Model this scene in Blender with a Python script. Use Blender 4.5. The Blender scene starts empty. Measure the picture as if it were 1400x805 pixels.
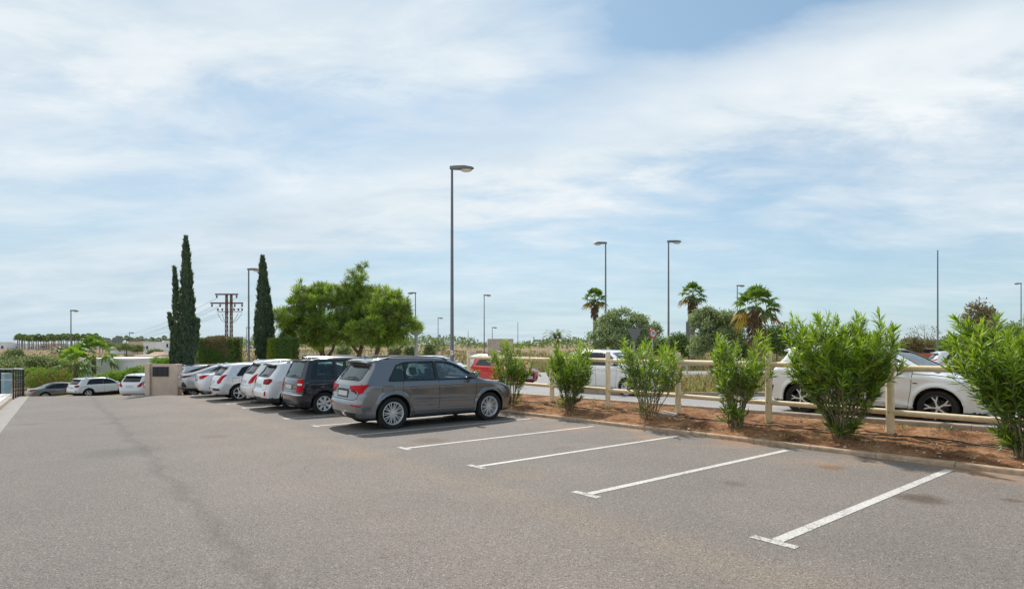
import bpy, bmesh, math, random
import numpy as np
from mathutils import Vector, Matrix
PI = math.pi
R = math.radians
rnd = random.Random(7)
rs = np.random.RandomState(11)
scene = bpy.context.scene
COL = scene.collection

# ------------------------------------------------------------------ camera
F_PX = 786.35
cam_d = bpy.data.cameras.new('camera')
cam = bpy.data.objects.new('camera', cam_d)
COL.objects.link(cam)
cam.location = (0, 0, 1.6)
cam.rotation_euler = (R(90), 0, 0)
cam_d.sensor_width = 36
cam_d.lens = 36 * F_PX / 1400
cam_d.shift_y = 67.5 / 1400
cam_d.clip_end = 6000
scene.camera = cam

# ------------------------------------------------------------------ ground model (metres)
TH = .6695
OX, OY = 2.2386, 4.9152
DX, DY = math.cos(TH), math.sin(TH)


def lot(s, t):
    return (OX - DY * s + DX * t, OY + DX * s + DY * t)


def unlot(x, y):
    return (-(x - OX) * DY + (y - OY) * DX, (x - OX) * DX + (y - OY) * DY)


def sst(a, b, x):
    v = min(1, max(0, (x - a) / (b - a)))
    return v * v * (3 - 2 * v)


def plane(x, y):
    z = .0084 * x - .0225 * y
    if y > 25.5:
        w = 1 - sst(-15.5, -12.5, x)
        k = y - 25.5
        z -= w * .085 * (k * k / (k + 1.6))
    return z


def zlot(s, t):
    return plane(*lot(s, t))


def zsoil(s, t):
    w = max(0, min(1, (t - 5.2) / 2.3))
    return zlot(s, t) + .055 + .165 * w + .006 * max(0, s) * w


def zstreet(x, y):
    return .0084 * x - .0225 * min(y, 38) + .28


def zterrain(x, y):
    u = x / max(y, 1)
    left = 1 - sst(-.62, -.40, u)
    far = -.75 * (1 - left) + left * (-2.5 + 1.3 * sst(60, 260, y))
    far -= .65 * (1 - sst(-41, -36, x)) * (1 - sst(54, 70, y)) * left
    far += .25 * math.sin(x * .05 + 1) * math.sin(y * .031) * sst(40, 90, y) - .003 * 0
    s, t = unlot(x, y)
    near = .0084 * x - .0225 * y - .25
    w = (1 - sst(30, 46, y))
    if t < -7:
        w *= 1 - sst(14, 24, y) * sst(7, 12, -t)
    if t < 7 and y > 25:
        w *= 1 - sst(25, 29, y)
    z = near * w + far * (1 - w)
    if s > -25 and s < 43 and -9 < t < 21:
        z = min(z, plane(x, y) - .12)
    return z


def at(u, v, y):
    return ((u - 700) / F_PX * y, y, 1.6 + (470 - v) / F_PX * y)


# ------------------------------------------------------------------ node helpers
def new_mat(name):
    m = bpy.data.materials.new(name)
    m.use_nodes = True
    nt = m.node_tree
    return m, nt, nt.nodes['Principled BSDF']


def N(nt, typ, **kw):
    n = nt.nodes.new(typ)
    for k, v in kw.items():
        if k.startswith('i_'):
            key = k[2:]
            key = int(key) if key.isdigit() else key.replace('_', ' ')
            n.inputs[key].default_value = v
        else:
            setattr(n, k, v)
    return n


def ramp(nt, fac, stops, interp='LINEAR'):
    n = nt.nodes.new('ShaderNodeValToRGB')
    n.color_ramp.interpolation = interp
    cr = n.color_ramp
    while len(cr.elements) < len(stops):
        cr.elements.new(.5)
    for e, (p, c) in zip(cr.elements, stops):
        e.position = p
        e.color = (*c, 1) if len(c) == 3 else c
    nt.links.new(fac, n.inputs[0])
    return n.outputs[0]


def noise(nt, scale, detail=4, rough=.5, vec=None, dist=0):
    n = N(nt, 'ShaderNodeTexNoise', i_Scale=scale, i_Detail=detail, i_Roughness=rough, i_Distortion=dist)
    if vec is None:
        g = nt.nodes.get('geo') or N(nt, 'ShaderNodeNewGeometry', name='geo')
        vec = g.outputs['Position']
    nt.links.new(vec, n.inputs['Vector'])
    return n.outputs['Fac']


def objvec(nt):
    g = nt.nodes.get('tco') or N(nt, 'ShaderNodeTexCoord', name='tco')
    return g.outputs['Object']


def mix(nt, fac, a, b, mode='MIX'):
    n = N(nt, 'ShaderNodeMix', data_type='RGBA', blend_type=mode)
    for sock, v in ((n.inputs[0], fac), (n.inputs[6], a), (n.inputs[7], b)):
        if isinstance(v, (int, float)):
            sock.default_value = v
        elif isinstance(v, tuple):
            sock.default_value = (*v, 1) if len(v) == 3 else v
        else:
            nt.links.new(v, sock)
    return n.outputs[2]


def mth(nt, op, a, b=0., c=None):
    n = N(nt, 'ShaderNodeMath', operation=op)
    for i, v in enumerate((a, b) if c is None else (a, b, c)):
        if isinstance(v, (int, float)):
            n.inputs[i].default_value = v
        else:
            nt.links.new(v, n.inputs[i])
    return n.outputs[0]


def bump(nt, bsdf, h, strength=.3, dist=.01):
    b = N(nt, 'ShaderNodeBump', i_Strength=strength, i_Distance=dist)
    nt.links.new(h, b.inputs['Height'])
    nt.links.new(b.outputs[0], bsdf.inputs['Normal'])


MATS = {}


def plain(name, col, rough=.6, metal=0., var=.12, scale=8., bmp=0., coat=0., spec=.5):
    if name in MATS:
        return MATS[name]
    m, nt, b = new_mat(name)
    f = noise(nt, scale, 4, .6, objvec(nt))
    lo = tuple(c * (1 - var) for c in col)
    hi = tuple(min(1, c * (1 + var)) for c in col)
    nt.links.new(ramp(nt, f, [(.3, lo), (.7, hi)]), b.inputs['Base Color'])
    b.inputs['Roughness'].default_value = rough
    b.inputs['Metallic'].default_value = metal
    b.inputs['Coat Weight'].default_value = coat
    b.inputs['Coat Roughness'].default_value = .04
    b.inputs['Specular IOR Level'].default_value = spec
    if bmp:
        bump(nt, b, f, bmp, .01)
    MATS[name] = m
    return m


def leafmat(name, col, col2, trans=.3, rough=.45, scale=3.):
    if name in MATS:
        return MATS[name]
    m, nt, b = new_mat(name)
    f = noise(nt, scale, 3, .6)
    c = ramp(nt, f, [(.35, col), (.65, col2)])
    nt.links.new(c, b.inputs['Base Color'])
    b.inputs['Roughness'].default_value = rough
    t = N(nt, 'ShaderNodeBsdfTranslucent')
    nt.links.new(mix(nt, .5, c, (.30, .42, .03)), t.inputs[0])
    mx = N(nt, 'ShaderNodeMixShader', i_0=trans)
    nt.links.new(b.outputs[0], mx.inputs[1])
    nt.links.new(t.outputs[0], mx.inputs[2])
    nt.links.new(mx.outputs[0], nt.nodes['Material Output'].inputs[0])
    MATS[name] = m
    return m


# ------------------------------------------------------------------ mesh helpers
def link(o, parent=None):
    COL.objects.link(o)
    if parent is not None:
        o.parent = parent
    return o


def mk(name, V, Fc, mats, parent=None, smooth=False, mi=None):
    V = np.asarray(V, dtype=np.float32).reshape(-1, 3)
    me = bpy.data.meshes.new(name)
    if isinstance(Fc, np.ndarray):
        n, k = Fc.shape
        me.vertices.add(len(V))
        me.vertices.foreach_set('co', V.ravel())
        me.loops.add(n * k)
        me.loops.foreach_set('vertex_index', Fc.astype(np.int32).ravel())
        me.polygons.add(n)
        me.polygons.foreach_set('loop_start', np.arange(0, n * k, k, dtype=np.int32))
        me.polygons.foreach_set('loop_total', np.full(n, k, dtype=np.int32))
    else:
        me.from_pydata(V.tolist(), [], Fc)
    if not isinstance(mats, (list, tuple)):
        mats = [mats]
    for m in mats:
        me.materials.append(m)
    if mi is not None:
        me.polygons.foreach_set('material_index', np.asarray(mi, dtype=np.int32))
    me.polygons.foreach_set('use_smooth', np.full(len(me.polygons), bool(smooth)))
    me.update(calc_edges=True)
    o = bpy.data.objects.new(name, me)
    return link(o, parent)


def tag(o, label=None, cat=None, group=None, kind=None):
    if label: o['label'] = label
    if cat: o['category'] = cat
    if group: o['group'] = group
    if kind: o['kind'] = kind
    return o


def struct(o, label=None):
    o['kind'] = 'structure'
    if label: o['label'] = label
    return o


def empty(name, loc=(0, 0, 0), rz=0., parent=None):
    o = bpy.data.objects.new(name, None)
    o.location = loc
    o.rotation_euler = (0, 0, rz)
    o.empty_display_size = .1
    return link(o, parent)


def copy_tree(o, parent=None):
    c = o.copy()
    COL.objects.link(c)
    c.parent = parent
    for ch in list(o.children):
        copy_tree(ch, c)
    return c


class MB:
    """collects boxes, tubes, lathes into one mesh"""

    def __init__(s):
        s.V = []
        s.F = []
        s.M = []

    def add(s, V, Fc, m=0):
        o = len(s.V)
        s.V += [tuple(v) for v in V]
        s.F += [tuple(i + o for i in f) for f in Fc]
        s.M += [m] * len(Fc)

    def box(s, x0, x1, y0, y1, z0, z1, m=0, mat=None, c=0.):
        # chamfered box
        c = min(c, (x1 - x0) * .45, (y1 - y0) * .45, (z1 - z0) * .45)
        if c <= 0:
            V = [(x, y, z) for z in (z0, z1) for y in (y0, y1) for x in (x0, x1)]
            Fc = [(0, 2, 3, 1), (4, 5, 7, 6), (0, 1, 5, 4), (2, 6, 7, 3), (0, 4, 6, 2), (1, 3, 7, 5)]
        else:
            bm = bmesh.new()
            bmesh.ops.create_cube(bm, size=1)
            for v in bm.verts:
                v.co = Vector(((x0 + x1) / 2 + v.co.x * (x1 - x0), (y0 + y1) / 2 + v.co.y * (y1 - y0), (z0 + z1) / 2 + v.co.z * (z1 - z0)))
            bmesh.ops.bevel(bm, geom=bm.edges[:] + bm.verts[:], offset=c, segments=2, affect='EDGES', profile=.6)
            V = [tuple(v.co) for v in bm.verts]
            Fc = [tuple(v.index for v in f.verts) for f in bm.faces]
            bm.free()
        if mat is not None:
            V = [tuple(mat @ Vector(v)) for v in V]
        s.add(V, Fc, m)

    def tube(s, pts, rad, n=8, m=0, caps=True):
        pts = [Vector(p) for p in pts]
        if not isinstance(rad, (list, tuple)): rad = [rad] * len(pts)
        V = []
        prev = None
        for i, p in enumerate(pts):
            d = (pts[min(i + 1, len(pts) - 1)] - pts[max(i - 1, 0)]).normalized()
            if prev is None:
                a = d.orthogonal().normalized()
            else:
                a = (prev - d * prev.dot(d)).normalized()
            prev = a
            b = d.cross(a)
            for k in range(n):
                w = 2 * PI * k / n
                V.append(p + (a * math.cos(w) + b * math.sin(w)) * rad[i])
        Fc = []
        for i in range(len(pts) - 1):
            for k in range(n):
                k2 = (k + 1) % n
                Fc.append((i * n + k, i * n + k2, (i + 1) * n + k2, (i + 1) * n + k))
        if caps:
            Fc.append(tuple(range(n))[::-1])
            Fc.append(tuple((len(pts) - 1) * n + k for k in range(n)))
        s.add(V, Fc, m)

    def lathe(s, prof, n=32, axis='y', m=0, closed=False, off=(0, 0, 0)):
        """prof: (r, h) list"""
        V = []
        for (r, h) in prof:
            for k in range(n):
                w = 2 * PI * k / n
                a, b = r * math.cos(w), r * math.sin(w)
                p = (a, h, b) if axis == 'y' else (a, b, h)
                V.append((p[0] + off[0], p[1] + off[1], p[2] + off[2]))
        Fc = []
        cnt = len(prof)
        for i in range(cnt if closed else cnt - 1):
            j = (i + 1) % cnt
            for k in range(n):
                k2 = (k + 1) % n
                q = (i * n + k, i * n + k2, j * n + k2, j * n + k)
                Fc.append(q if axis == 'y' else q)
        s.add(V, Fc, m)

    def prism(s, poly, y0, y1, m=0, mat=None):
        """poly in xz extruded along y"""
        n = len(poly)
        V = [(x, y0, z) for x, z in poly] + [(x, y1, z) for x, z in poly]
        Fc = [tuple(range(n)), tuple(range(n, 2 * n))[::-1]] + [(i, i + n, (i + 1) % n + n, (i + 1) % n) for i in range(n)]
        if mat is not None:
            V = [tuple(mat @ Vector(v)) for v in V]
        s.add(V, Fc, m)

    def build(s, name, mats, parent=None, smooth=False, loc=None, rz=0):
        o = mk(name, s.V, s.F, mats, parent, smooth, s.M)
        bm = bmesh.new()
        bm.from_mesh(o.data)
        bmesh.ops.recalc_face_normals(bm, faces=bm.faces)
        bm.to_mesh(o.data)
        bm.free()
        if smooth:
            o.data.set_sharp_from_angle(angle=R(40))
        if loc is not None:
            o.location = loc
            o.rotation_euler = (0, 0, rz)
        return o


# ------------------------------------------------------------------ ground materials
def asphalt_mat(name, base, warm, speck=1., track=True):
    m, nt, b = new_mat(name)
    g = N(nt, 'ShaderNodeNewGeometry', name='geo')
    fine = N(nt, 'ShaderNodeTexVoronoi', feature='F1', i_Scale=125.)
    nt.links.new(g.outputs['Position'], fine.inputs['Vector'])
    sep = N(nt, 'ShaderNodeSeparateColor')
    nt.links.new(fine.outputs['Color'], sep.inputs[0])
    spec = ramp(nt, sep.outputs[0], [(0, (.25,) * 3), (.10, (.55,) * 3), (.22, (.95,) * 3), (.80, (1.05,) * 3), (.94, (1.35,) * 3), (1, (2.2,) * 3)])
    med = ramp(nt, noise(nt, 60, 4, .8), [(.25, (.78,) * 3), (.75, (1.20,) * 3)])
    big = ramp(nt, noise(nt, .35, 5, .6), [(.3, (.90, .89, .88)), (.7, (1.10, 1.08, 1.06))])
    brown = noise(nt, .55, 3, .5)
    col = mix(nt, 1., (*base,), spec, 'MULTIPLY')
    col = mix(nt, 1., col, med, 'MULTIPLY')
    col = mix(nt, 1., col, big, 'MULTIPLY')
    fb = ramp(nt, brown, [(.55, (0,) * 3), (.72, (.5,) * 3)])
    col = mix(nt, fb, col, mix(nt, 1., warm, spec, 'MULTIPLY'))
    if track:
        # long worn tracks along the aisle and dirt near the kerb, in the car park's own axes
        mp = N(nt, 'ShaderNodeMapping', vector_type='POINT')
        mp.inputs['Rotation'].default_value = (0, 0, -TH)
        nt.links.new(g.outputs['Position'], mp.inputs['Vector'])
        sx = N(nt, 'ShaderNodeSeparateXYZ')
        nt.links.new(mp.outputs[0], sx.inputs[0])
        t0 = OX * DX + OY * DY
        wob = mth(nt, 'MULTIPLY', mth(nt, 'SUBTRACT', noise(nt, .8, 5, .75), .5), .8)
        tt = mth(nt, 'ADD', mth(nt, 'SUBTRACT', sx.outputs[0], t0), wob)
        tr = ramp(nt, mth(nt, 'MULTIPLY_ADD', tt, .1, .6),
                  [(.0, (.97, .98, 1)), (.222, (.96, .97, .98)), (.240, (.76, .76, .77)), (.250, (.94, .94, .95)), (.35, (1.03, 1.01, .99)), (.47, (1.0, .99, .97)), (.525, (1.13, 1.07, .99)), (.575, (.98, .98, .98)), (1, (1, 1, 1))])
        col = mix(nt, 1., col, tr, 'MULTIPLY')
        # reddish soil washed onto the asphalt next to the kerb
        dirt = mth(nt, 'MULTIPLY', ramp(nt, mth(nt, 'MULTIPLY_ADD', tt, .1, .0), [(.33, (0,) * 3), (.50, (1,) * 3)]), ramp(nt, noise(nt, .9, 4, .6), [(.48, (0,) * 3), (.66, (1,) * 3)]))
        col = mix(nt, mth(nt, 'MULTIPLY', dirt, .75), col, mix(nt, 1., (.40, .22, .11), med, 'MULTIPLY'))
        # oil stains
        st = N(nt, 'ShaderNodeTexVoronoi', feature='SMOOTH_F1', i_Scale=.42)
        nt.links.new(g.outputs['Position'], st.inputs['Vector'])
        so = ramp(nt, mth(nt, 'ADD', st.outputs['Distance'], mth(nt, 'MULTIPLY', noise(nt, 6, 3, .6), .12)), [(.12, (.84, .80, .76)), (.22, (1, 1, 1))])
        col = mix(nt, 1., col, so, 'MULTIPLY')
        # drips and spills inside the bays
        wv = N(nt, 'ShaderNodeVectorMath', operation='MULTIPLY_ADD')
        wn = N(nt, 'ShaderNodeTexNoise', i_Scale=4., i_Detail=5., i_Roughness=.7)
        nt.links.new(g.outputs['Position'], wn.inputs['Vector'])
        nt.links.new(wn.outputs['Color'], wv.inputs[0])
        wv.inputs[1].default_value = (.30, .30, 0)
        nt.links.new(g.outputs['Position'], wv.inputs[2])
        for (qx, qy, rx, cc_, k_) in ((4.66, 6.50, .34, (.50, .42, .34), 1), (4.67, 8.27, .24, (.95, .66, .42), 1), (5.58, 6.38, .16, (.70, .55, .42), 1), (-1.43, 11.25, .5, (.80, .70, .60), 1), (4.39, 10.91, .7, (1.5, .98, .62), 1),
                              (-6.7, 10.2, .9, (.78, .79, .80), 1), (.3, 8.0, .6, (1.12, 1.04, .94), 1), (-2.5, 9.8, .8, (1.12, 1.05, .97), 1), (5.2, 5.5, .2, (.72, .66, .6), 1), (2.9, 7.3, .22, (.74, .68, .62), 1)):
            dd = N(nt, 'ShaderNodeVectorMath', operation='DISTANCE')
            nt.links.new(wv.outputs[0], dd.inputs[0])
            dd.inputs[1].default_value = (qx, qy, 0)
            mp2 = N(nt, 'ShaderNodeSeparateXYZ')
            nt.links.new(wv.outputs[0], mp2.inputs[0])
            ax = mth(nt, 'SUBTRACT', mp2.outputs[0], qx)
            ay = mth(nt, 'SUBTRACT', mp2.outputs[1], qy)
            d2 = mth(nt, 'SQRT', mth(nt, 'ADD', mth(nt, 'MULTIPLY', ax, ax), mth(nt, 'MULTIPLY', ay, ay)))
            fs_ = ramp(nt, mth(nt, 'DIVIDE', d2, rx), [(.25, (.9,) * 3), (1, (0,) * 3)], 'EASE')
            col = mix(nt, fs_, col, mix(nt, 1., col, cc_, 'MULTIPLY'))
        # fine cracks
        ck = N(nt, 'ShaderNodeTexVoronoi', feature='DISTANCE_TO_EDGE', i_Scale=.22)
        vm = N(nt, 'ShaderNodeVectorMath', operation='MULTIPLY_ADD')
        nt.links.new(g.outputs['Position'], vm.inputs[2])
        nz = N(nt, 'ShaderNodeTexNoise', i_Scale=1.3, i_Detail=6., i_Roughness=.7)
        nt.links.new(g.outputs['Position'], nz.inputs['Vector'])
        nt.links.new(nz.outputs['Color'], vm.inputs[0])
        vm.inputs[1].default_value = (1.1, 1.1, 0)
        nt.links.new(vm.outputs[0], ck.inputs['Vector'])
        cr = ramp(nt, ck.outputs['Distance'], [(.0, (.62,) * 3), (.0035, (1,) * 3)])
        col = mix(nt, ramp(nt, noise(nt, .3, 2), [(.5, (0,) * 3), (.6, (.8,) * 3)]), col, mix(nt, 1., col, cr, 'MULTIPLY'))
    nt.links.new(col, b.inputs['Base Color'])
    b.inputs['Roughness'].default_value = .85
    b.inputs['Specular IOR Level'].default_value = .3
    h = mth(nt, 'ADD', sep.outputs[0], mth(nt, 'MULTIPLY', noise(nt, 22, 5, .75), 1.5))
    bump(nt, b, h, .45, .003)
    return m


def paint_mark_mat(sh=0., nm='worn white road paint'):
    m, nt, b = new_mat(nm)
    n = noise(nt, 30, 6, .8)
    n2 = noise(nt, 2.5, 4, .6)
    v = N(nt, 'ShaderNodeTexVoronoi', feature='F1', i_Scale=75.)
    nt.links.new(nt.nodes['geo'].outputs['Position'], v.inputs['Vector'])
    sp = N(nt, 'ShaderNodeSeparateColor')
    nt.links.new(v.outputs['Color'], sp.inputs[0])
    f = mth(nt, 'ADD', mth(nt, 'MULTIPLY', n, .7), mth(nt, 'ADD', mth(nt, 'MULTIPLY', n2, .35), mth(nt, 'MULTIPLY', sp.outputs[0], .22)))
    f = mth(nt, 'SUBTRACT', f, sh)
    c = ramp(nt, f, [(.49, (.20, .178, .158)), (.535, (.45, .42, .375)), (.70, (.60, .57, .53))])
    nt.links.new(c, b.inputs['Base Color'])
    b.inputs['Roughness'].default_value = .7
    bump(nt, b, n, .4, .005)
    return m


def ground_mat(name, stops, scale=1., bscale=12., rough=.95, bs=.8, bd=.03, fine=60.):
    m, nt, b = new_mat(name)
    f = noise(nt, scale, 6, .65)
    f2 = noise(nt, fine, 4, .7)
    f3 = noise(nt, bscale, 5, .7)
    x = mth(nt, 'ADD', mth(nt, 'MULTIPLY', f, .55), mth(nt, 'ADD', mth(nt, 'MULTIPLY', f2, .22), mth(nt, 'MULTIPLY', f3, .23)))
    nt.links.new(ramp(nt, x, stops), b.inputs['Base Color'])
    b.inputs['Roughness'].default_value = rough
    b.inputs['Specular IOR Level'].default_value = .15
    bump(nt, b, mth(nt, 'ADD', f3, mth(nt, 'MULTIPLY', f2, .4)), bs, bd)
    return m


M_ASPHALT = asphalt_mat('weathered grey asphalt', (.198, .174, .154), (.235, .20, .168))
M_STREET = asphalt_mat('pale street asphalt', (.30, .295, .29), (.30, .28, .26), track=False)
M_LINE = paint_mark_mat()
M_LINE2 = paint_mark_mat(.09, 'dirty road paint')
M_SOIL = ground_mat('reddish brown soil', [(.36, (.08, .04, .022)), (.44, (.23, .108, .05)), (.53, (.42, .21, .10)), (.62, (.60, .38, .23))], 1.6, 11, bs=1., bd=.07)
M_FIELD = ground_mat('dry grass field', [(.34, (.09, .10, .04)), (.44, (.19, .16, .075)), (.52, (.28, .19, .11)), (.66, (.36, .28, .17))], .09, 1.1, fine=9., bs=1., bd=.1)
M_KERB = plain('stained kerb concrete', (.42, .30, .20), .85, var=.3, scale=9, bmp=.5)
M_KERB_G = plain('grey kerb concrete', (.40, .33, .26), .85, var=.2, scale=7, bmp=.4)
M_CONC = plain('rough concrete', (.55, .44, .34), .9, var=.25, scale=3, bmp=.5)
M_SLAB = plain('old concrete footing', (.38, .30, .24), .9, var=.25, scale=10, bmp=.6)
M_WALK = plain('pale paving', (.66, .63, .60), .75, var=.08, scale=3, bmp=.1)
M_GUTTER = plain('gutter concrete', (.30, .275, .25), .85, var=.15, scale=4, bmp=.3)
M_WHITEW = plain('white render', (.90, .90, .90), .8, var=.04, scale=1)
M_CREAM = plain('cream render', (.72, .55, .42), .85, var=.08, scale=4, bmp=.2)
M_POST = plain('ochre painted wood', (.86, .70, .46), .65, var=.09, scale=12, bmp=.3)
M_DARKM = plain('black painted metal', (.02, .022, .026), .4, var=.1)
M_GREYM = plain('grey galvanised pole', (.20, .205, .21), .55, metal=.4, var=.1, scale=4)
M_LIGHTM = plain('pale grey steel', (.48, .49, .50), .5, metal=.3, var=.06)
M_LAMPG = plain('lamp cover glass', (.75, .70, .58), .15, var=.03)
M_RUST = plain('rusty steel', (.17, .075, .04), .85, var=.4, scale=6)
M_WIRE = plain('cable', (.10, .10, .10), .6)
M_TILE = plain('terracotta tile', (.45, .30, .20), .8, var=.2, scale=5)
M_WINDK = plain('dark window', (.03, .04, .06), .15)
M_HOSE = plain('black hose', (.012, .012, .013), .6)
M_STONE = plain('pale stones', (.50, .38, .28), .9, var=.35, scale=30, bmp=.4)
M_RED = plain('red enamel', (.65, .03, .02), .4, var=.05)
M_WHITE = plain('white enamel', (.82, .82, .80), .4, var=.03)
M_BLACK = plain('black enamel', (.015, .015, .015), .4)
M_POOL = plain('pale blue water', (.36, .55, .66), .1, var=.15, scale=3)

# vehicle materials


def paint(name, col, metal=.0, rough=.35, flake=False, dust=1.):
    if name in MATS: return MATS[name]
    m, nt, b = new_mat(name)
    f = noise(nt, 400, 2, .5, objvec(nt))
    f2 = noise(nt, 2.2, 4, .6, objvec(nt))
    c = mix(nt, mth(nt, 'MULTIPLY', f, .0), (*col,), (min(1, col[0] * 1.5), min(1, col[1] * 1.5), min(1, col[2] * 1.5)))
    # road dust film that thickens unevenly towards the sills
    sx = N(nt, 'ShaderNodeSeparateXYZ')
    nt.links.new(objvec(nt), sx.inputs[0])
    lo = ramp(nt, mth(nt, 'ADD', sx.outputs[2], mth(nt, 'MULTIPLY', f2, .25)), [(.30, (.20,) * 3), (.75, (.03,) * 3), (1, (.02,) * 3)])
    c = mix(nt, mth(nt, 'MULTIPLY', lo, dust), c, (.30, .26, .22))
    nt.links.new(c, b.inputs['Base Color'])
    b.inputs['Metallic'].default_value = metal
    nt.links.new(mth(nt, 'MULTIPLY_ADD', f2, .15, rough - .07), b.inputs['Roughness'])
    b.inputs['Coat Weight'].default_value = 1
    b.inputs['Coat Roughness'].default_value = .05
    MATS[name] = m
    return m


def glass_mat(name, tint, alpha):
    if name in MATS: return MATS[name]
    m, nt, b = new_mat(name)
    b.inputs['Base Color'].default_value = (.006, .009, .011, 1)
    b.inputs['Roughness'].default_value = .03
    b.inputs['IOR'].default_value = 1.5
    if alpha < 1:
        tr = N(nt, 'ShaderNodeBsdfTransparent')
        tr.inputs[0].default_value = (*tint, 1)
        gl = N(nt, 'ShaderNodeBsdfGlossy', i_Roughness=.02)
        fr = N(nt, 'ShaderNodeFresnel', i_IOR=1.6)
        mx = N(nt, 'ShaderNodeMixShader')
        nt.links.new(mth(nt, 'MULTIPLY_ADD', fr.outputs[0], .9, .0), mx.inputs[0])
        nt.links.new(tr.outputs[0], mx.inputs[1])
        nt.links.new(gl.outputs[0], mx.inputs[2])
        nt.links.new(mx.outputs[0], nt.nodes['Material Output'].inputs[0])
    MATS[name] = m
    return m


G_DARK = glass_mat('dark car glass', (0, 0, 0), 1)
G_TINT = glass_mat('tinted car glass', (.66, .80, .80), .5)
G_CLEAR = glass_mat('clear car glass', (.88, .95, .93), .5)
C_TRIM = plain('black rubber and plastic', (.018, .018, .019), .5, var=.15)
C_CLAD = plain('dark grey cladding', (.035, .036, .038), .65, var=.15)
C_TYRE = plain('tyre rubber', (.022, .021, .020), .85, var=.25, scale=6)
C_ARCH = plain('wheel well', (.010, .010, .010), .9)
C_ALLOY = plain('alloy wheel', (.80, .80, .80), .35, metal=.45, var=.05)
C_ALLOYD = plain('dark alloy wheel', (.06, .06, .065), .35, metal=.7, var=.05)
C_CHROME = plain('chrome', (.75, .75, .76), .15, metal=1., var=.02)
C_TAIL = plain('red lamp lens', (.50, .004, .010), .35, var=.35, scale=25, spec=.12)
C_TAILD = plain('dark red lamp lens', (.16, .004, .012), .35, var=.35, scale=25, spec=.12)
C_HEAD = plain('headlamp lens', (.42, .44, .46), .08, metal=.5, var=.5, scale=40, coat=1)
C_PLATE = plain('number plate', (.60, .61, .62), .4, var=.05)
C_SEAT = plain('dark seat fabric', (.035, .035, .038), .9)
C_INT = plain('grey interior trim', (.07, .07, .072), .8)
C_GAP = plain('panel gap', (.008, .008, .008), .8)
# ------------------------------------------------------------------ vehicles
def chaikin(P, n=1, closed=True):
    P = [tuple(p) for p in P]
    for _ in range(n):
        Q = []
        m = len(P)
        for i in range(m):
            a, b = P[i], P[(i + 1) % m]
            Q.append((a[0] * .78 + b[0] * .22, a[1] * .78 + b[1] * .22))
            Q.append((a[0] * .22 + b[0] * .78, a[1] * .22 + b[1] * .78))
        P = Q
    return P


def sdpoly(P, X, Z):
    d = np.full(X.shape, 1e9)
    ins = np.zeros(X.shape, bool)
    n = len(P)
    for i in range(n):
        ax, az = P[i]
        bx, bz = P[(i + 1) % n]
        ex, ez = bx - ax, bz - az
        wx, wz = X - ax, Z - az
        t = np.clip((wx * ex + wz * ez) / (ex * ex + ez * ez + 1e-12), 0, 1)
        d = np.minimum(d, (wx - ex * t) ** 2 + (wz - ez * t) ** 2)
        c = (az > Z) != (bz > Z)
        if ez != 0:
            ins ^= c & (X < ex * (Z - az) / ez + ax)
    d = np.sqrt(d)
    return np.where(ins, -d, d)


def smax(a, b, r):
    h = np.clip(.5 + .5 * (a - b) / r, 0, 1)
    return a * h + b * (1 - h) + r * h * (1 - h)


def surface_nets(V, org, h):
    S = V < 0
    nx, ny, nz = V.shape
    cnt = np.zeros((nx - 1, ny - 1, nz - 1), np.float32)
    acc = np.zeros((nx - 1, ny - 1, nz - 1, 3), np.float32)
    sl = lambda a, o: slice(o, a - 1 + o)
    for ax in range(3):
        for p in (0, 1):
            for q in (0, 1):
                o = [0, 0, 0]
                oth = [k for k in range(3) if k != ax]
                o[oth[0]], o[oth[1]] = p, q
                A = V[sl(nx, o[0]), sl(ny, o[1]), sl(nz, o[2])]
                o2 = list(o)
                o2[ax] = 1
                B = V[sl(nx, o2[0]), sl(ny, o2[1]), sl(nz, o2[2])]
                c = (A < 0) != (B < 0)
                t = np.where(c, A / np.where(c, A - B, 1), 0)
                cnt += c
                for k in range(3):
                    acc[..., k] += np.where(c, t if k == ax else float(o[k]), 0)
    act = cnt > 0
    idx = np.full(act.shape, -1, np.int64)
    idx[act] = np.arange(act.sum())
    I = np.argwhere(act)
    P = (I + acc[act] / cnt[act][:, None]) * h + org
    quads = []
    for ax in range(3):
        a = [slice(None)] * 3
        b = [slice(None)] * 3
        a[ax] = slice(0, -1)
        b[ax] = slice(1, None)
        SA, SB = S[tuple(a)], S[tuple(b)]
        o1, o2 = [k for k in range(3) if k != ax]
        for flip in (False, True):
            c = (SA & ~SB) if not flip else (~SA & SB)
            E = np.argwhere(c)
            E = E[(E[:, o1] > 0) & (E[:, o2] > 0) & (E[:, o1] < V.shape[o1] - 1) & (E[:, o2] < V.shape[o2] - 1)]
            def g(d1, d2):
                e = E.copy()
                e[:, o1] -= d1
                e[:, o2] -= d2
                return idx[e[:, 0], e[:, 1], e[:, 2]]
            q = np.stack([g(1, 1), g(0, 1), g(0, 0), g(1, 0)], 1)
            if (ax == 1) != flip: q = q[:, ::-1]
            quads.append(q)
    return P, np.concatenate(quads)


def symp(hp):
    return hp + [(-a, b) for a, b in hp[::-1] if a > 1e-6]


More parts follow.
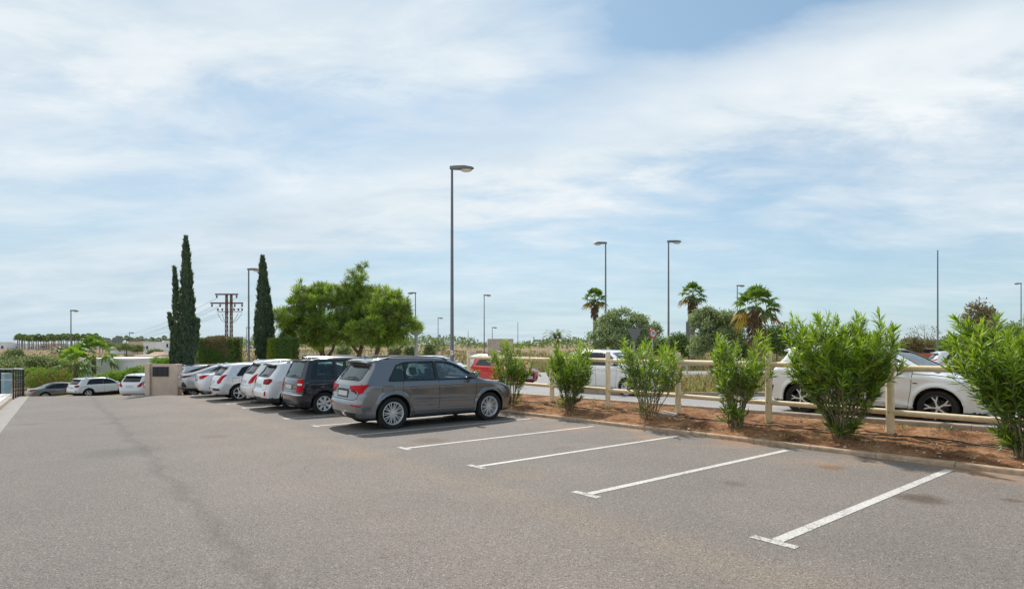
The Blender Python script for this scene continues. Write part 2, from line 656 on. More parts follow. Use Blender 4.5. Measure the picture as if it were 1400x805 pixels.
class Car:
    def __init__(c, sp, h):
        c.sp = sp
        L, W, H = sp['L'], sp['W'], sp['H']
        c.L, c.hw, c.H = L, W / 2, H
        c.h = h
        c.org = np.array([-.10, -(W / 2 + .12), .10])
        nx, ny, nz = int((L + .2) / h) + 2, int((W + .24) / h) + 2, int((H + .02) / h) + 2
        x = c.org[0] + np.arange(nx) * h
        y = c.org[1] + np.arange(ny) * h
        z = c.org[2] + np.arange(nz) * h
        X2, Z2 = np.meshgrid(x, z, indexing='ij')
        prof = chaikin(sp['prof'], sp.get('smooth', 1))
        D2 = sdpoly(prof, X2, Z2)
        def smooth(a, sg):
            k = int(3 * sg / h) + 1
            w = np.exp(-.5 * (np.arange(-k, k + 1) * h / sg) ** 2)
            return np.convolve(np.pad(a, k, mode='edge'), w / w.sum(), 'valid')
        kz = smooth(np.interp(z / H, *zip(*sp['k'])), .035)
        hx = smooth(np.interp(x / L, *zip(*sp['hx'])) * c.hw, .06)
        YH = hx[:, None] * kz[None, :]
        for wx in sp['wheels']:
            r = np.hypot(X2 - wx, Z2 - sp['wr'])
            YH += sp.get('flare', .018) * np.exp(-((r - sp['wr'] - .075) / .055) ** 2) * (Z2 < .85)
        for (x0, x1, z0, z1, a) in sp.get('creases', []):
            zz = z0 + (z1 - z0) * np.clip((X2 - x0) / (x1 - x0), 0, 1)
            YH += a * np.exp(-((Z2 - zz) / .05) ** 2) * (1 / (1 + np.exp(-(X2 - x0) / .06))) * (1 / (1 + np.exp((X2 - x1) / .06)))
        gx, gz = np.gradient(YH, h)
        G = np.sqrt(1 + np.clip(gx, -2, 2) ** 2 + np.clip(gz, -3, 3) ** 2)
        Y = np.abs(y)
        D = np.empty((nx, ny, nz), np.float32)
        bow = sp.get('bow', .07)
        rr = sp.get('round', .10)
        for j in range(ny):
            f = 1 + bow * (Y[j] / c.hw) ** 3
            xe = L / 2 + (x - L / 2) * f
            t = np.clip((xe - x[0]) / h, 0, nx - 1.001)
            i0 = t.astype(int)
            w = (t - i0)[:, None]
            d1 = D2[i0] * (1 - w) + D2[i0 + 1] * w
            roof = .020 * (Y[j] / c.hw) ** 2 * (Z2 > .8)     # slight crown
            D[:, j, :] = smax(d1 + roof, (Y[j] - YH) / G, rr)
        c.outer = D.copy()
        X, Yg, Z = x[:, None, None], Y[None, :, None], z[None, None, :]
        Ra = sp['wr'] + .055
        for wx in sp['wheels']:
            dw = np.maximum(np.hypot(X - wx, Z - sp['wr']) - Ra, (c.hw - .30) - Yg)
            D = np.maximum(D, -dw)
        if sp.get('cavity'):
            cav = np.maximum(c.outer + .055, .52 - Z)
            D = np.maximum(D, -cav)
            for p in sp['side']:
                dp = sdpoly(p['poly'], X2, Z2)[:, None, :]
                D = np.maximum(D, -np.maximum(dp, .25 - Yg))
            Yg2, Zg2 = np.meshgrid(Y, z, indexing='ij')
            for key, front in (('rearwin', False), ('frontwin', True)):
                hp = sp[key]
                pp = symp(hp)
                dp = sdpoly(pp, Yg2, Zg2)[None]
                lim = (sp['fx'] - X) if front else (X - sp['rx'])
                D = np.maximum(D, -np.maximum(dp, lim))
        c.D = D

    def sample(c, P):
        q = (P - c.org) / c.h
        sh = np.array(c.outer.shape)
        q = np.clip(q, 0, sh - 1.001)
        i = q.astype(int)
        f = q - i
        r = 0
        for a in (0, 1):
            for b in (0, 1):
                for d in (0, 1):
                    w = (f[:, 0] if a else 1 - f[:, 0]) * (f[:, 1] if b else 1 - f[:, 1]) * (f[:, 2] if d else 1 - f[:, 2])
                    r = r + w * c.outer[i[:, 0] + a, i[:, 1] + b, i[:, 2] + d]
        return r

    def rays(c, UV, view):
        """start points and directions for (u, z) pairs"""
        u, z = UV[:, 0], UV[:, 1]
        n = len(u)
        if view == 'side':
            P = np.stack([u, np.full(n, c.hw + .10), z], 1)
            D = np.tile([0., -1, 0], (n, 1))
        elif view == 'top':
            P = np.stack([u, z, np.full(n, c.H + .06)], 1)
            D = np.tile([0., 0, -1], (n, 1))
        elif view == 'rear':
            P = np.stack([np.full(n, -.09), u, z], 1)
            D = np.tile([1., 0, 0], (n, 1))
        elif view == 'front':
            P = np.stack([np.full(n, c.L + .09), u, z], 1)
            D = np.tile([-1., 0, 0], (n, 1))
        else:   # rearwrap / frontwrap: u runs along the end, then round the corner along the side
            su = np.sign(u) + (u == 0)
            a = np.abs(u)
            px = np.maximum(0, a - c.hw)
            py = np.minimum(a, c.hw) * su
            P = np.stack([px, py, z], 1)
            A = np.stack([np.full(n, .75), np.clip(py, -(c.hw - .55), c.hw - .55), z], 1)
            A[:, 0] = np.maximum(A[:, 0], px * .9)
            D = A - P
            D /= np.linalg.norm(D, axis=1)[:, None]
            P = P - D * .10
            if view == 'frontwrap':
                P[:, 0] = c.L - P[:, 0]
                D[:, 0] *= -1
        return P, D

    def project(c, UV, view, off):
        P, D = c.rays(np.asarray(UV, float), view)
        n = len(P)
        t = np.zeros(n)
        done = np.zeros(n, bool)
        step = .02
        for _ in range(110):
            v = c.sample(P + D * t[:, None])
            done |= v < off
            if done.all(): break
            t = np.where(done, t, t + step)
        lo, hi = t - step, t
        for _ in range(9):
            m = (lo + hi) / 2
            v = c.sample(P + D * m[:, None]) < off
            hi = np.where(v, m, hi)
            lo = np.where(v, lo, m)
        return P + D * hi[:, None], D

    def patch(c, name, poly, view, mats, parent, off=.004, mirror=False, step=.07, thick=.012, both=False, smooth=True, flip=False):
        """closed outline laid over the body, with thickness"""
        bm = bmesh.new()
        vs = [bm.verts.new((p[0], p[1], 0)) for p in poly]
        bm.faces.new(vs)
        xs = [p[0] for p in poly]
        zs = [p[1] for p in poly]
        for lo, hi, nrm in ((min(xs), max(xs), (1, 0, 0)), (min(zs), max(zs), (0, 1, 0))):
            k = int((hi - lo) / step)
            for i in range(1, k + 1):
                a = lo + (hi - lo) * i / (k + 1)
                bmesh.ops.bisect_plane(bm, geom=bm.verts[:] + bm.edges[:] + bm.faces[:], plane_co=(a, a, 0), plane_no=nrm)
        bm.verts.index_update()
        UV = np.array([(v.co.x, v.co.y) for v in bm.verts])
        F = [[v.index for v in f.verts] for f in bm.faces]
        B = [(e.verts[0].index, e.verts[1].index) for e in bm.edges if len(e.link_faces) == 1]
        bm.free()
        P, D = c.project(UV, view, off)
        n = len(P)
        V = np.concatenate([P, P + D * thick])
        FF = F + [[i + n for i in f][::-1] for f in F] + [(a, b, b + n, a + n) for a, b in B]
        allV, allF = [], []
        for sgn in ((1, -1) if both else ((-1,) if mirror else (1,))):
            VV = V.copy()
            if sgn < 0: VV[:, 1] *= -1
            o = len(allV)
            allV += VV.tolist()
            allF += [[i + o for i in f] for f in FF]
        ob = mk(name, allV, allF, mats, parent, smooth)
        b2 = bmesh.new()
        b2.from_mesh(ob.data)
        bmesh.ops.recalc_face_normals(b2, faces=b2.faces)
        b2.to_mesh(ob.data)
        b2.free()
        ob.data.set_sharp_from_angle(angle=R(45))
        return ob

    def strip(c, pts, w):
        """ribbon outline around an open polyline of (u, z)"""
        Lp, Rp = [], []
        pts = [np.array(p, float) for p in pts]
        for i, p in enumerate(pts):
            d = pts[min(i + 1, len(pts) - 1)] - pts[max(i - 1, 0)]
            d = d / (np.linalg.norm(d) + 1e-9)
            nn = np.array([-d[1], d[0]]) * w / 2
            Lp.append(p + nn)
            Rp.append(p - nn)
        return Lp, Rp

    def ribbon(c, name, lines, w, view, mat, parent, off=.002, thick=.006, sides=(1, -1), closed=False):
        V, F = [], []
        for pts in lines:
            P0 = [np.array(p, float) for p in pts]
            if closed: P0 = P0 + [P0[0]]
            Q = []
            for a, b in zip(P0[:-1], P0[1:]):
                k = max(1, int(np.linalg.norm(b - a) / .05))
                Q += [a + (b - a) * i / k for i in range(k)]
            Q.append(P0[-1])
            Lp, Rp = c.strip(Q, w)
            n = len(Lp)
            P, D = c.project(np.array(Lp + Rp), view, off)
            for sg in sides:
                PP = np.concatenate([P, P + D * thick])
                if sg < 0: PP = PP * [1, -1, 1]
                o = len(V)
                V += PP.tolist()
                for i in range(n - 1):
                    F += [(o + i, o + i + 1, o + n + i + 1, o + n + i), (o + 2 * n + i, o + i, o + i + 1, o + 2 * n + i + 1)[::1], (o + n + i, o + n + i + 1, o + 3 * n + i + 1, o + 3 * n + i)]
        return mk(name, V, F, mat, parent, False)


def inset(poly, d):
    """offset a simple polygon outward by d"""
    n = len(poly)
    A = sum(poly[i][0] * poly[(i + 1) % n][1] - poly[(i + 1) % n][0] * poly[i][1] for i in range(n))
    sg = 1 if A > 0 else -1
    out = []
    for i in range(n):
        p0, p1, p2 = map(np.array, (poly[i - 1], poly[i], poly[(i + 1) % n]))
        e1, e2 = p1 - p0, p2 - p1
        e1 = e1 / np.linalg.norm(e1)
        e2 = e2 / np.linalg.norm(e2)
        n1, n2 = np.array([e1[1], -e1[0]]), np.array([e2[1], -e2[0]])
        m = n1 + n2
        m = m / max(.35, (1 + n1.dot(n2)))
        out.append(tuple(p1 + m * d * sg))
    return out


def make_wheel(car, parent, x, side, r, w, rim, nsp, style):
    """one wheel: tyre, rim with spokes, hub cap; y outward"""
    e = empty('wheel', (x, side * (car.hw - w / 2 - car.sp.get('winset', .03)), r), 0 if side > 0 else PI, parent)
    key = ('wheel', r, w, rim, nsp, style)
    if key in WHEELS:
        for o in WHEELS[key]:
            for src in [o]:
                c = src.copy()
                COL.objects.link(c)
                c.parent = e
                for g in src.children:
                    d = g.copy()
                    COL.objects.link(d)
                    d.parent = c
        return e
    hwid = w / 2
    t = MB()
    t.lathe([(rim, -hwid * .8), (r * .93, -hwid * .95), (r * .985, -hwid * .8), (r, -hwid * .55), (r, hwid * .55), (r * .985, hwid * .8), (r * .95, hwid * .95), (r * .86, hwid), (rim + .006, hwid * .86), (rim - .01, hwid * .70), (rim - .02, -hwid * .6)], 48, closed=True)
    ty = t.build('tyre', C_TYRE, e, True)
    k = MB()
    k.lathe([(rim - .004, -hwid * .6), (rim, hwid * .86), (rim - .012, hwid * .90), (rim - .022, hwid * .80), (rim - .03, -hwid * .6)], 48, closed=True, m=1 if style == 'blade' else 0)
    ym = hwid * .62
    nn = nsp
    for i in range(nn):
        a = 2 * PI * i / nn
        M = Matrix.Rotation(a, 4, 'Y')
        if style == 'pair':      # slim spoke pairs
            for sg in (-1, 1):
                M2 = M @ Matrix.Rotation(sg * R(7.), 4, 'Y')
                k.prism([(.03, -.010), (rim - .015, -.0075), (rim - .015, .0075), (.03, .010)], ym - .022, ym + .004, 0, M2)
        elif style == 'blade':   # machined blades between dark pockets
            k.prism([(.03, -.014), (rim * .55, -.012), (rim - .012, -.048), (rim - .012, -.026), (rim * .6, .012), (.03, .014)], ym - .02, ym + .006, 0, M)
            k.prism([(rim * .5, -.004), (rim - .015, .060), (rim - .015, .082), (rim * .42, .014)], ym - .02, ym + .004, 0, M)
            k.prism([(.03, -.05), (rim - .015, -.02), (rim - .015, .07), (.03, .05)], ym - .035, ym - .012, 1, M)
        elif style == 'cover':
            k.prism([(.05, -.030), (rim - .015, -.042), (rim - .015, .042), (.05, .030)], ym - .02, ym + .002, 0, M)
        else:
            k.prism([(.03, -.030), (rim * .6, -.020), (rim - .015, -.034), (rim - .015, .034), (rim * .6, .020), (.03, .030)], ym - .02, ym + .003, 0, M)
    k.lathe([(0, ym + .012), (.022, ym + .012), (.040, ym + .004), (.046, ym - .03), (0, ym - .03)], 20, m=0)
    rmo = k.build('rim', [C_ALLOY, C_ALLOYD], e, True)
    b = MB()
    b.lathe([(0, -.03), (rim - .02, -.03), (rim - .02, -.045), (0, -.045)], 32, m=0)
    b.lathe([(.07, .0), (.155, .0), (.155, -.02), (.07, -.02)], 32, closed=True, m=1)
    b.build('brake_disc', [C_ARCH, C_ALLOYD], rmo, True)
    WHEELS[key] = [ty, rmo]
    return e


WHEELS = {}
CARMESH = {}


def build_car(spec, pm, label, group, x, y, z, heading, h=.03, steer=0., slope=0.):
    """heading: unit vector (hx, hy) of travel; x,y,z: ground point under the rear bumper centre"""
    sp = SPECS[spec]
    root = empty(sp.get('name', 'parked_car'), (x, y, z), math.atan2(heading[1], heading[0]))
    root.rotation_euler = (0, -slope, math.atan2(heading[1], heading[0]))
    tag(root, label, 'car', group)
    if spec not in CARMESH:
        c = Car(sp, h)
        P, Q = surface_nets(c.D, c.org, c.h)
        E = np.concatenate([Q[:, [0, 1]], Q[:, [1, 2]], Q[:, [2, 3]], Q[:, [3, 0]]])
        deg = np.bincount(E.ravel(), minlength=len(P)).astype(float)[:, None]
        for lam in (.5, -.52) * 5:
            A = np.zeros_like(P)
            for k in range(3):
                A[:, k] = np.bincount(E[:, 0], P[E[:, 1], k], len(P)) + np.bincount(E[:, 1], P[E[:, 0], k], len(P))
            P = P + lam * (A / deg - P)
        CARMESH[spec] = (c, P, Q)
    c, P, Q = CARMESH[spec]
    cen = P[Q].mean(1)
    ym = np.abs(cen[:, 1])
    inner = np.zeros(len(Q), bool)
    for wx in sp['wheels']:
        rad = np.hypot(cen[:, 0] - wx, cen[:, 2] - sp['wr'])
        inner |= (rad < sp['wr'] + .058) & (ym < c.sample(cen * [1, 1, 1]) * 0 + c.hw * .955)
    so = c.sample(cen)
    deep = so < -.035
    mi = np.zeros(len(Q), int)
    mi[deep] = 1
    mi[inner & (so < -.012)] = 1
    cl = sp.get('clad')
    low = cen[:, 2] < sp.get('sill', .27)
    mi[low & (mi == 0)] = 2
    if cl:
        zc, ar = cl
        m = cen[:, 2] < zc
        for wx in sp['wheels']:
            m |= (np.hypot(cen[:, 0] - wx, cen[:, 2] - sp['wr']) < sp['wr'] + ar) & (ym > c.hw * .6)
        mi[m & (mi == 0)] = 2
    for (x0, x1, z0, z1, y0, y1, k) in sp.get('zones', []):
        m = (cen[:, 0] > x0) & (cen[:, 0] < x1) & (cen[:, 2] > z0) & (cen[:, 2] < z1) & (ym > y0) & (ym < y1) & (mi == 0)
        mi[m] = k
    body = mk('body', P, Q, [pm, C_ARCH, C_CLAD, C_TRIM, pm], root, True, mi)
    off = .004
    # windows
    for p in sp['side']:
        if sp.get('cavity'):
            wa = (inset(p['poly'], .008), 'side', G_TINT if p.get('dark') else G_CLEAR, root, -.010)
        else:
            wa = (p['poly'], 'side', G_DARK, root, .003)
        for mir in (False, True):
            wo = c.patch('window', *wa, mir, .08, .005)
            c.ribbon('window_trim', [inset(p['poly'], .012)], .036, 'side', C_TRIM, wo, .004, .014, (-1,) if mir else (1,), closed=True)
    for key, v, nm in (('rearwin', 'rear', 'rear_window'), ('frontwin', 'front', 'windscreen')):
        hp = sp[key]
        pp = symp(hp)
        gm = (G_TINT if v == 'rear' else G_CLEAR) if sp.get('cavity') else G_DARK
        c.patch(nm, inset(pp, .01) if sp.get('cavity') else pp, v, gm, root, -.008 if sp.get('cavity') else .003, False, .1, .004)
        c.ribbon('glass_seal', [inset(pp, .012)], .034, v, C_TRIM, root, .003, .012, sides=(1,), closed=True)
    # extra panels
    for e in sp.get('panels', []):
        nm, poly, v, mt = e[:4]
        mt = mt or pm
        o_ = e[4] if len(e) > 4 else .005
        if nm in ('tail_light', 'headlight', 'fog_light', 'reflector', 'headlamp_strip'):
            for mir in (False, True):
                c.patch(nm, poly, v, mt, root, o_, mir, .05, .02)
        elif len(e) > 5 and e[5] == 'sym':
            pp = symp(poly)
            c.patch(nm, pp, v, mt, root, o_, False, .07, .02)
        else:
            for mir in (False, True):
                c.patch(nm, poly, v, mt, root, o_, mir, .07, .02)
    # plates
    zp, yw = sp['plate']
    c.patch('number_plate', [(-yw, zp - .055), (yw, zp - .055), (yw, zp + .055), (-yw, zp + .055)], 'rear', C_PLATE, root, .012, False, .2, .02)
    zf = sp.get('fplate', .42)
    c.patch('number_plate', [(-.26, zf - .055), (.26, zf - .055), (.26, zf + .055), (-.26, zf + .055)], 'front', C_PLATE, root, .014, False, .2, .02)
    # panel gaps
    c.ribbon('panel_gap', sp['gaps'], .010, 'side', C_GAP, root, .0015, .004)
    if 'rgaps' in sp:
        c.ribbon('tailgate_gap', sp['rgaps'], .012, 'rear', C_GAP, root, .0015, .004)
    # handles
    hb = []
    for (hx_, hz) in sp['handles']:
        Pq, _ = c.project(np.array([[hx_, hz]]), 'side', 0.)
        yq = Pq[0][1]
        for sg in (1, -1):
            m = MB()
            m.box(hx_ - .105, hx_ + .105, min(sg * (yq + .012), sg * (yq + .034)), max(sg * (yq + .012), sg * (yq + .034)), hz - .013, hz + .015, c=.008)
            for q in (-.09, .09):
                m.box(hx_ + q - .012, hx_ + q + .012, min(sg * (yq - .01), sg * (yq + .02)), max(sg * (yq - .01), sg * (yq + .02)), hz - .01, hz + .01)
            m.build('door_handle', pm if not sp.get('blackhandle') else C_TRIM, root, True)
    # mirrors
    mx, mz = sp['mirror']
    Pq, _ = c.project(np.array([[mx, mz - .04]]), 'side', 0.)
    yq = Pq[0][1]
    for sg in (1, -1):
        m = MB()
        Mt = Matrix.Translation((mx + .02, sg * (yq + .15), mz + .05)) @ Matrix.Rotation(sg * R(-12), 4, 'Z')
        bm = bmesh.new()
        bmesh.ops.create_uvsphere(bm, u_segments=16, v_segments=10, radius=1)
        V = []
        for v in bm.verts:
            p = v.co.copy()
            f = lambda a: math.copysign(abs(a) ** .62, a)
            xx, yy, zz = f(p.x) * .075, f(p.y) * .115, f(p.z) * .075
            if xx < -.045: xx = -.045
            V.append(tuple(Mt @ Vector((xx, yy, zz * (1 + .12 * sg * yy / .115)))))
        Fs = [tuple(v.index for v in f.verts) for f in bm.faces]
        bm.free()
        m.add(V, Fs, 0)
        m.tube([(mx + .01, sg * (yq - .02), mz - .03), (mx + .01, sg * (yq + .10), mz + .02)], .022, 6, 1)
        m.build('wing_mirror', [pm, C_TRIM], root, True)
    # roof rails, aerial, wiper
    if sp.get('rails'):
        x0, x1 = sp['rails']
        for sg in (1, -1):
            yr = sp.get('raily', .60) * sg
            xs = np.linspace(x0, x1, 11)
            Pq, _ = c.project(np.stack([xs, np.full(11, abs(yr))], 1), 'top', 0.)
            lift = np.array([.0, .03] + [.038] * 7 + [.03, .0])
            pts = [(p[0], sg * abs(yr), p[2] + l) for p, l in zip(Pq, lift)]
            m = MB()
            m.tube(pts, .015, 8)
            m.build('roof_rail', sp.get('railmat', C_TRIM), root, True)
    Pq, _ = c.project(np.array([[sp['fin'], 0.]]), 'top', 0.)
    m = MB()
    zf0 = Pq[0][2]
    m.prism([(sp['fin'] - .08, zf0 - .01), (sp['fin'] - .06, zf0 + .055), (sp['fin'] + .10, zf0 - .01)], -.012, .012)
    m.build('roof_aerial', pm if not sp.get('blackfin') else C_TRIM, root)
    if 'wiper' in sp:
        zw, yw2 = sp['wiper']
        Pq, _ = c.project(np.array([[0, zw], [-yw2, zw + .03]]), 'rear', .02)
        m = MB()
        m.tube([tuple(Pq[0] + [-.005, 0, 0]), tuple(Pq[1] + [-.005, 0, 0])], .011, 6)
        m.build('rear_wiper', C_TRIM, root)
    # spoiler
    if 'spoiler' in sp:
        sx0, sx1, sz, sy = sp['spoiler']
        m = MB()
        V = []
        ny = 12
        for i in range(ny + 1):
            y_ = -sy + 2 * sy * i / ny
            bowx = .05 * (abs(y_) / sy) ** 3
            dz = -.03 * (abs(y_) / sy) ** 2
            V += [(sx1, y_, sz + .035 + dz), (sx0 + bowx, y_, sz + .012 + dz), (sx0 + bowx + .01, y_, sz - .014 + dz), (sx1, y_, sz - .03 + dz)]
        Fs = []
        for i in range(ny):
            for k in range(4):
                k2 = (k + 1) % 4
                Fs.append((i * 4 + k, i * 4 + k2, i * 4 + 4 + k2, i * 4 + 4 + k))
        Fs += [(0, 1, 2, 3), tuple(ny * 4 + k for k in (3, 2, 1, 0))]
        m.add(V, Fs)
        m.build('spoiler', pm if not sp.get('blackspoiler') else C_TRIM, root, True)
    # exhaust / underbody
    m = MB()
    m.box(.35, c.L - .3, -c.hw * .62, c.hw * .62, .20, .30)
    m.tube([(sp['wheels'][0], -c.hw + .2, sp['wr']), (sp['wheels'][0], c.hw - .2, sp['wr'])], .05, 8)
    m.tube([(sp['wheels'][1], -c.hw + .2, sp['wr']), (sp['wheels'][1], c.hw - .2, sp['wr'])], .05, 8)
    m.build('underbody', C_ARCH, root)
    # seats seen through the glass
    if sp.get('cavity'):
        for (sx, rows) in sp['seats']:
            for sy in rows:
                m = MB()
                Mt = Matrix.Translation((sx, sy, .50)) @ Matrix.Rotation(R(-14), 4, 'Y')
                m.box(-.07, .07, -.24, .24, .0, .62, mat=Mt, c=.05)
                m.box(-.05, .05, -.13, .13, .68, .88, mat=Mt, c=.045)
                m.tube([tuple(Mt @ Vector((0, -.06, .55))), tuple(Mt @ Vector((0, -.06, .72)))], .008, 6)
                m.tube([tuple(Mt @ Vector((0, .06, .55))), tuple(Mt @ Vector((0, .06, .72)))], .008, 6)
                m.box(.0, .48, -.24, .24, -.05, .10, mat=Matrix.Translation((sx, sy, .50)), c=.05)
                m.build('seat', C_SEAT, root, True)
        m = MB()
        dx = sp['mirror'][0] + .05
        m.box(dx, dx + .5, -.66, .66, .60, sp['mirror'][1] - .06, c=.06)
        m.build('dashboard', C_INT, root, True)
        m = MB()
        m.lathe([(.17, -.012), (.19, 0), (.17, .012), (.155, 0)], 24, closed=True)
        o = m.build('steering_wheel', C_INT, root, True, (dx - .10, .38, sp['mirror'][1] - .08), 0)
        o.rotation_euler = (0, R(-25), R(90))
    for i, wx in enumerate(sp['wheels']):
        for side in (1, -1):
            w = make_wheel(c, root, wx, side, sp['wr'], sp['wwid'], sp['rim'], sp['nsp'], sp['wstyle'])
            if i == 1 and steer: w.rotation_euler[2] += steer
    return root


def scale_prof(P, L, H, L0=4.485, H0=1.585):
    return [(x * L / L0, z * H / H0) for x, z in P]


SUV = [(.16, .24), (.07, .33), (.0, .46), (.0, .60), (.045, .67), (.07, .95), (.15, 1.055), (.47, 1.42), (.34, 1.475), (.55, 1.545), (1.0, 1.578), (1.6, 1.585),
       (2.2, 1.562), (2.62, 1.48), (3.05, 1.26), (3.42, 1.055), (3.6, 1.01), (4.05, .945), (4.30, .86), (4.43, .72), (4.485, .52), (4.47, .34), (4.36, .24), (4.2, .21), (.3, .21)]
KSUV = [(0, .88), (.13, .90), (.19, .945), (.27, .955), (.36, .985), (.44, 1.0), (.56, .995), (.62, .975), (.655, .945), (.68, .925), (.93, .735), (1.02, .66)]
HX = [(0, .85), (.012, .90), (.035, .945), (.08, .972), (.16, 1.), (.82, .99), (.90, .96), (.955, .90), (.985, .80), (1., .70)]

GAPS = [[(1.10, .98), (1.10, .80), (1.28, .62), (1.42, .30)], [(1.10, .98), (1.15, 1.06)], [(2.05, 1.06), (2.08, .60), (2.06, .30)], [(3.14, 1.05), (3.12, .70), (3.05, .30)],
        [(1.42, .30), (2.06, .30), (3.05, .30)]]

SPECS = {}
SPECS['suv'] = dict(L=4.485, W=1.85, H=1.585, prof=SUV, k=KSUV, hx=HX, wheels=(.885, 3.565), wr=.352, wwid=.235, rim=.245, nsp=10, wstyle='pair', bow=.05, round=.10,
    flare=.028, creases=[(.35, 3.9, .955, .945, .020), (.9, 3.1, .40, .38, .012), (1.3, 3.2, .62, .58, -.012)], cavity=True,
    side=[dict(poly=[(.80, 1.075), (1.02, 1.37), (1.20, 1.43), (1.20, 1.075)], dark=1), dict(poly=[(1.235, 1.075), (1.235, 1.437), (2.0, 1.455), (2.0, 1.07)], dark=1),
          dict(poly=[(2.07, 1.07), (2.07, 1.452), (2.40, 1.44), (2.62, 1.375), (3.12, 1.10), (3.12, 1.07)])],
    rearwin=[(0, 1.09), (.56, 1.09), (.60, 1.11), (.56, 1.40), (0, 1.405)], frontwin=[(0, 1.10), (.66, 1.09), (.50, 1.44), (0, 1.465)], fx=2.45, rx=.62,
    panels=[('tail_light', [(.34, .885), (.35, .96), (.80, .985), (1.20, 1.00), (1.14, .955), (.98, .83), (.80, .79), (.70, .86)], 'rearwrap', C_TAIL, .010),
            ('tail_light', [(.44, .875), (.64, .862), (.70, .80), (.66, .79), (.60, .825), (.44, .845)], 'rearwrap', C_TAILD, .009),
            ('reflector', [(.50, .545), (.92, .525), (.88, .555), (.52, .575)], 'rearwrap', C_TAIL, .008),
            ('bumper_insert', [(.10, .38), (.62, .38), (.58, .29), (.10, .27)], 'rear', C_TRIM, .006),
            ('tailgate_shadow_panel', [(0, 1.385), (.56, 1.37), (.55, 1.44), (0, 1.45)], 'rear', C_TRIM, .006, 'sym'),  # black underside of the spoiler, above the rear glass
            ('license_recess', [(0, .70), (.30, .70), (.32, .88), (0, .89)], 'rear', C_CLAD, .003, 'sym'),
            ('headlight', [(.52, .72), (.60, .84), (1.05, .90), (1.20, .91), (1.12, .82), (.90, .75)], 'frontwrap', C_HEAD, .008),
            ('grille', [(0, .40), (.38, .40), (.46, .58), (.42, .78), (0, .80)], 'front', C_TRIM, .006, 'sym'),
            ('air_intake', [(.52, .34), (.80, .34), (.80, .56), (.56, .50)], 'front', C_TRIM, .006),
            ('fuel_flap', [(.62, .83), (.86, .83), (.87, .955), (.60, .955)], 'side', None, .0025)],
    plate=(.785, .25), gaps=GAPS + [[(.60, .83), (.60, .955), (.87, .955), (.87, .83), (.60, .83)], [(3.14, 1.0), (3.5, .99), (4.0, .93)]],
    rgaps=[[(-.74, 1.02), (-.70, .70), (-.55, .66), (.55, .66), (.70, .70), (.74, 1.02)]],
    handles=[(1.42, .885), (2.34, .88)], mirror=(2.96, 1.10), rails=(.75, 2.45), raily=.62, fin=.62, wiper=(1.12, .36), spoiler=(.30, .60, 1.475, .60),
    seats=[(1.45, (-.42, .42, 0)), (2.25, (-.40, .40))])

MPV = [(.14, .24), (.04, .34), (.0, .48), (.0, .62), (.05, .66), (.06, .95), (.12, 1.06), (.32, 1.53), (.33, 1.585), (.8, 1.635), (1.6, 1.65), (2.3, 1.62), (2.75, 1.53), (3.1, 1.37),
       (3.5, 1.13), (3.65, 1.06), (4.1, .96), (4.3, .84), (4.38, .62), (4.39, .45), (4.34, .28), (4.2, .21), (.3, .21)]
SPECS['mpv'] = dict(L=4.39, W=1.80, H=1.65, prof=MPV, k=[(0, .90), (.13, .92), (.2, .965), (.35, .99), (.5, 1.), (.58, .99), (.62, .97), (.66, .945), (.94, .78), (1.02, .70)], hx=HX,
    wheels=(.80, 3.48), wr=.32, wwid=.21, rim=.215, nsp=7, wstyle='cover', bow=.05, round=.09, cavity=True, flare=.02,
    side=[dict(poly=[(.42, 1.06), (.55, 1.47), (.62, 1.50), (1.08, 1.52), (1.08, 1.05)], dark=1), dict(poly=[(1.17, 1.05), (1.17, 1.52), (2.0, 1.52), (2.0, 1.03)]),
          dict(poly=[(2.08, 1.03), (2.08, 1.515), (2.55, 1.47), (2.80, 1.38), (3.20, 1.12), (3.2, 1.02)])],
    rearwin=[(0, 1.08), (.66, 1.08), (.68, 1.12), (.58, 1.49), (0, 1.51)], frontwin=[(0, 1.16), (.70, 1.15), (.55, 1.50), (0, 1.52)], fx=2.5, rx=.5,
    panels=[('tail_light', [(.66, .66), (.66, 1.02), (1.02, 1.03), (1.05, .90), (1.02, .70), (.90, .66)], 'rearwrap', C_TAIL, .012),
            ('tail_light', [(.70, .86), (.98, .86), (.98, .91), (.70, .91)], 'rearwrap', M_WHITE, .016),
            ('chrome_strip', [(0, .58), (.86, .575), (1.0, .575), (1.0, .60), (.86, .603), (0, .607)], 'rearwrap', C_CHROME, .012, 'sym'),
            ('headlight', [(.50, .72), (.60, .88), (1.1, .96), (1.0, .80), (.86, .70)], 'frontwrap', C_HEAD, .008),
            ('grille', [(0, .50), (.45, .50), (.50, .70), (0, .74)], 'front', C_TRIM, .006, 'sym')],
    plate=(.80, .26), gaps=[[(1.12, 1.04), (1.12, .82), (1.20, .60), (1.30, .30)], [(2.04, 1.04), (2.06, .6), (2.04, .3)], [(3.15, 1.03), (3.12, .7), (3.02, .3)], [(1.30, .30), (3.02, .30)]],
    rgaps=[[(-.64, 1.04), (-.64, .66), (.64, .66), (.64, 1.04)]],
    handles=[(1.38, .90), (2.28, .90)], mirror=(3.02, 1.10), rails=(.5, 2.6), raily=.66, railmat=C_CHROME, fin=.5, wiper=(1.11, .36), spoiler=(.24, .5, 1.575, .62), blackfin=True,
    seats=[(1.35, (-.42, .42, 0)), (2.2, (-.40, .40))], clad=(.30, 0.))


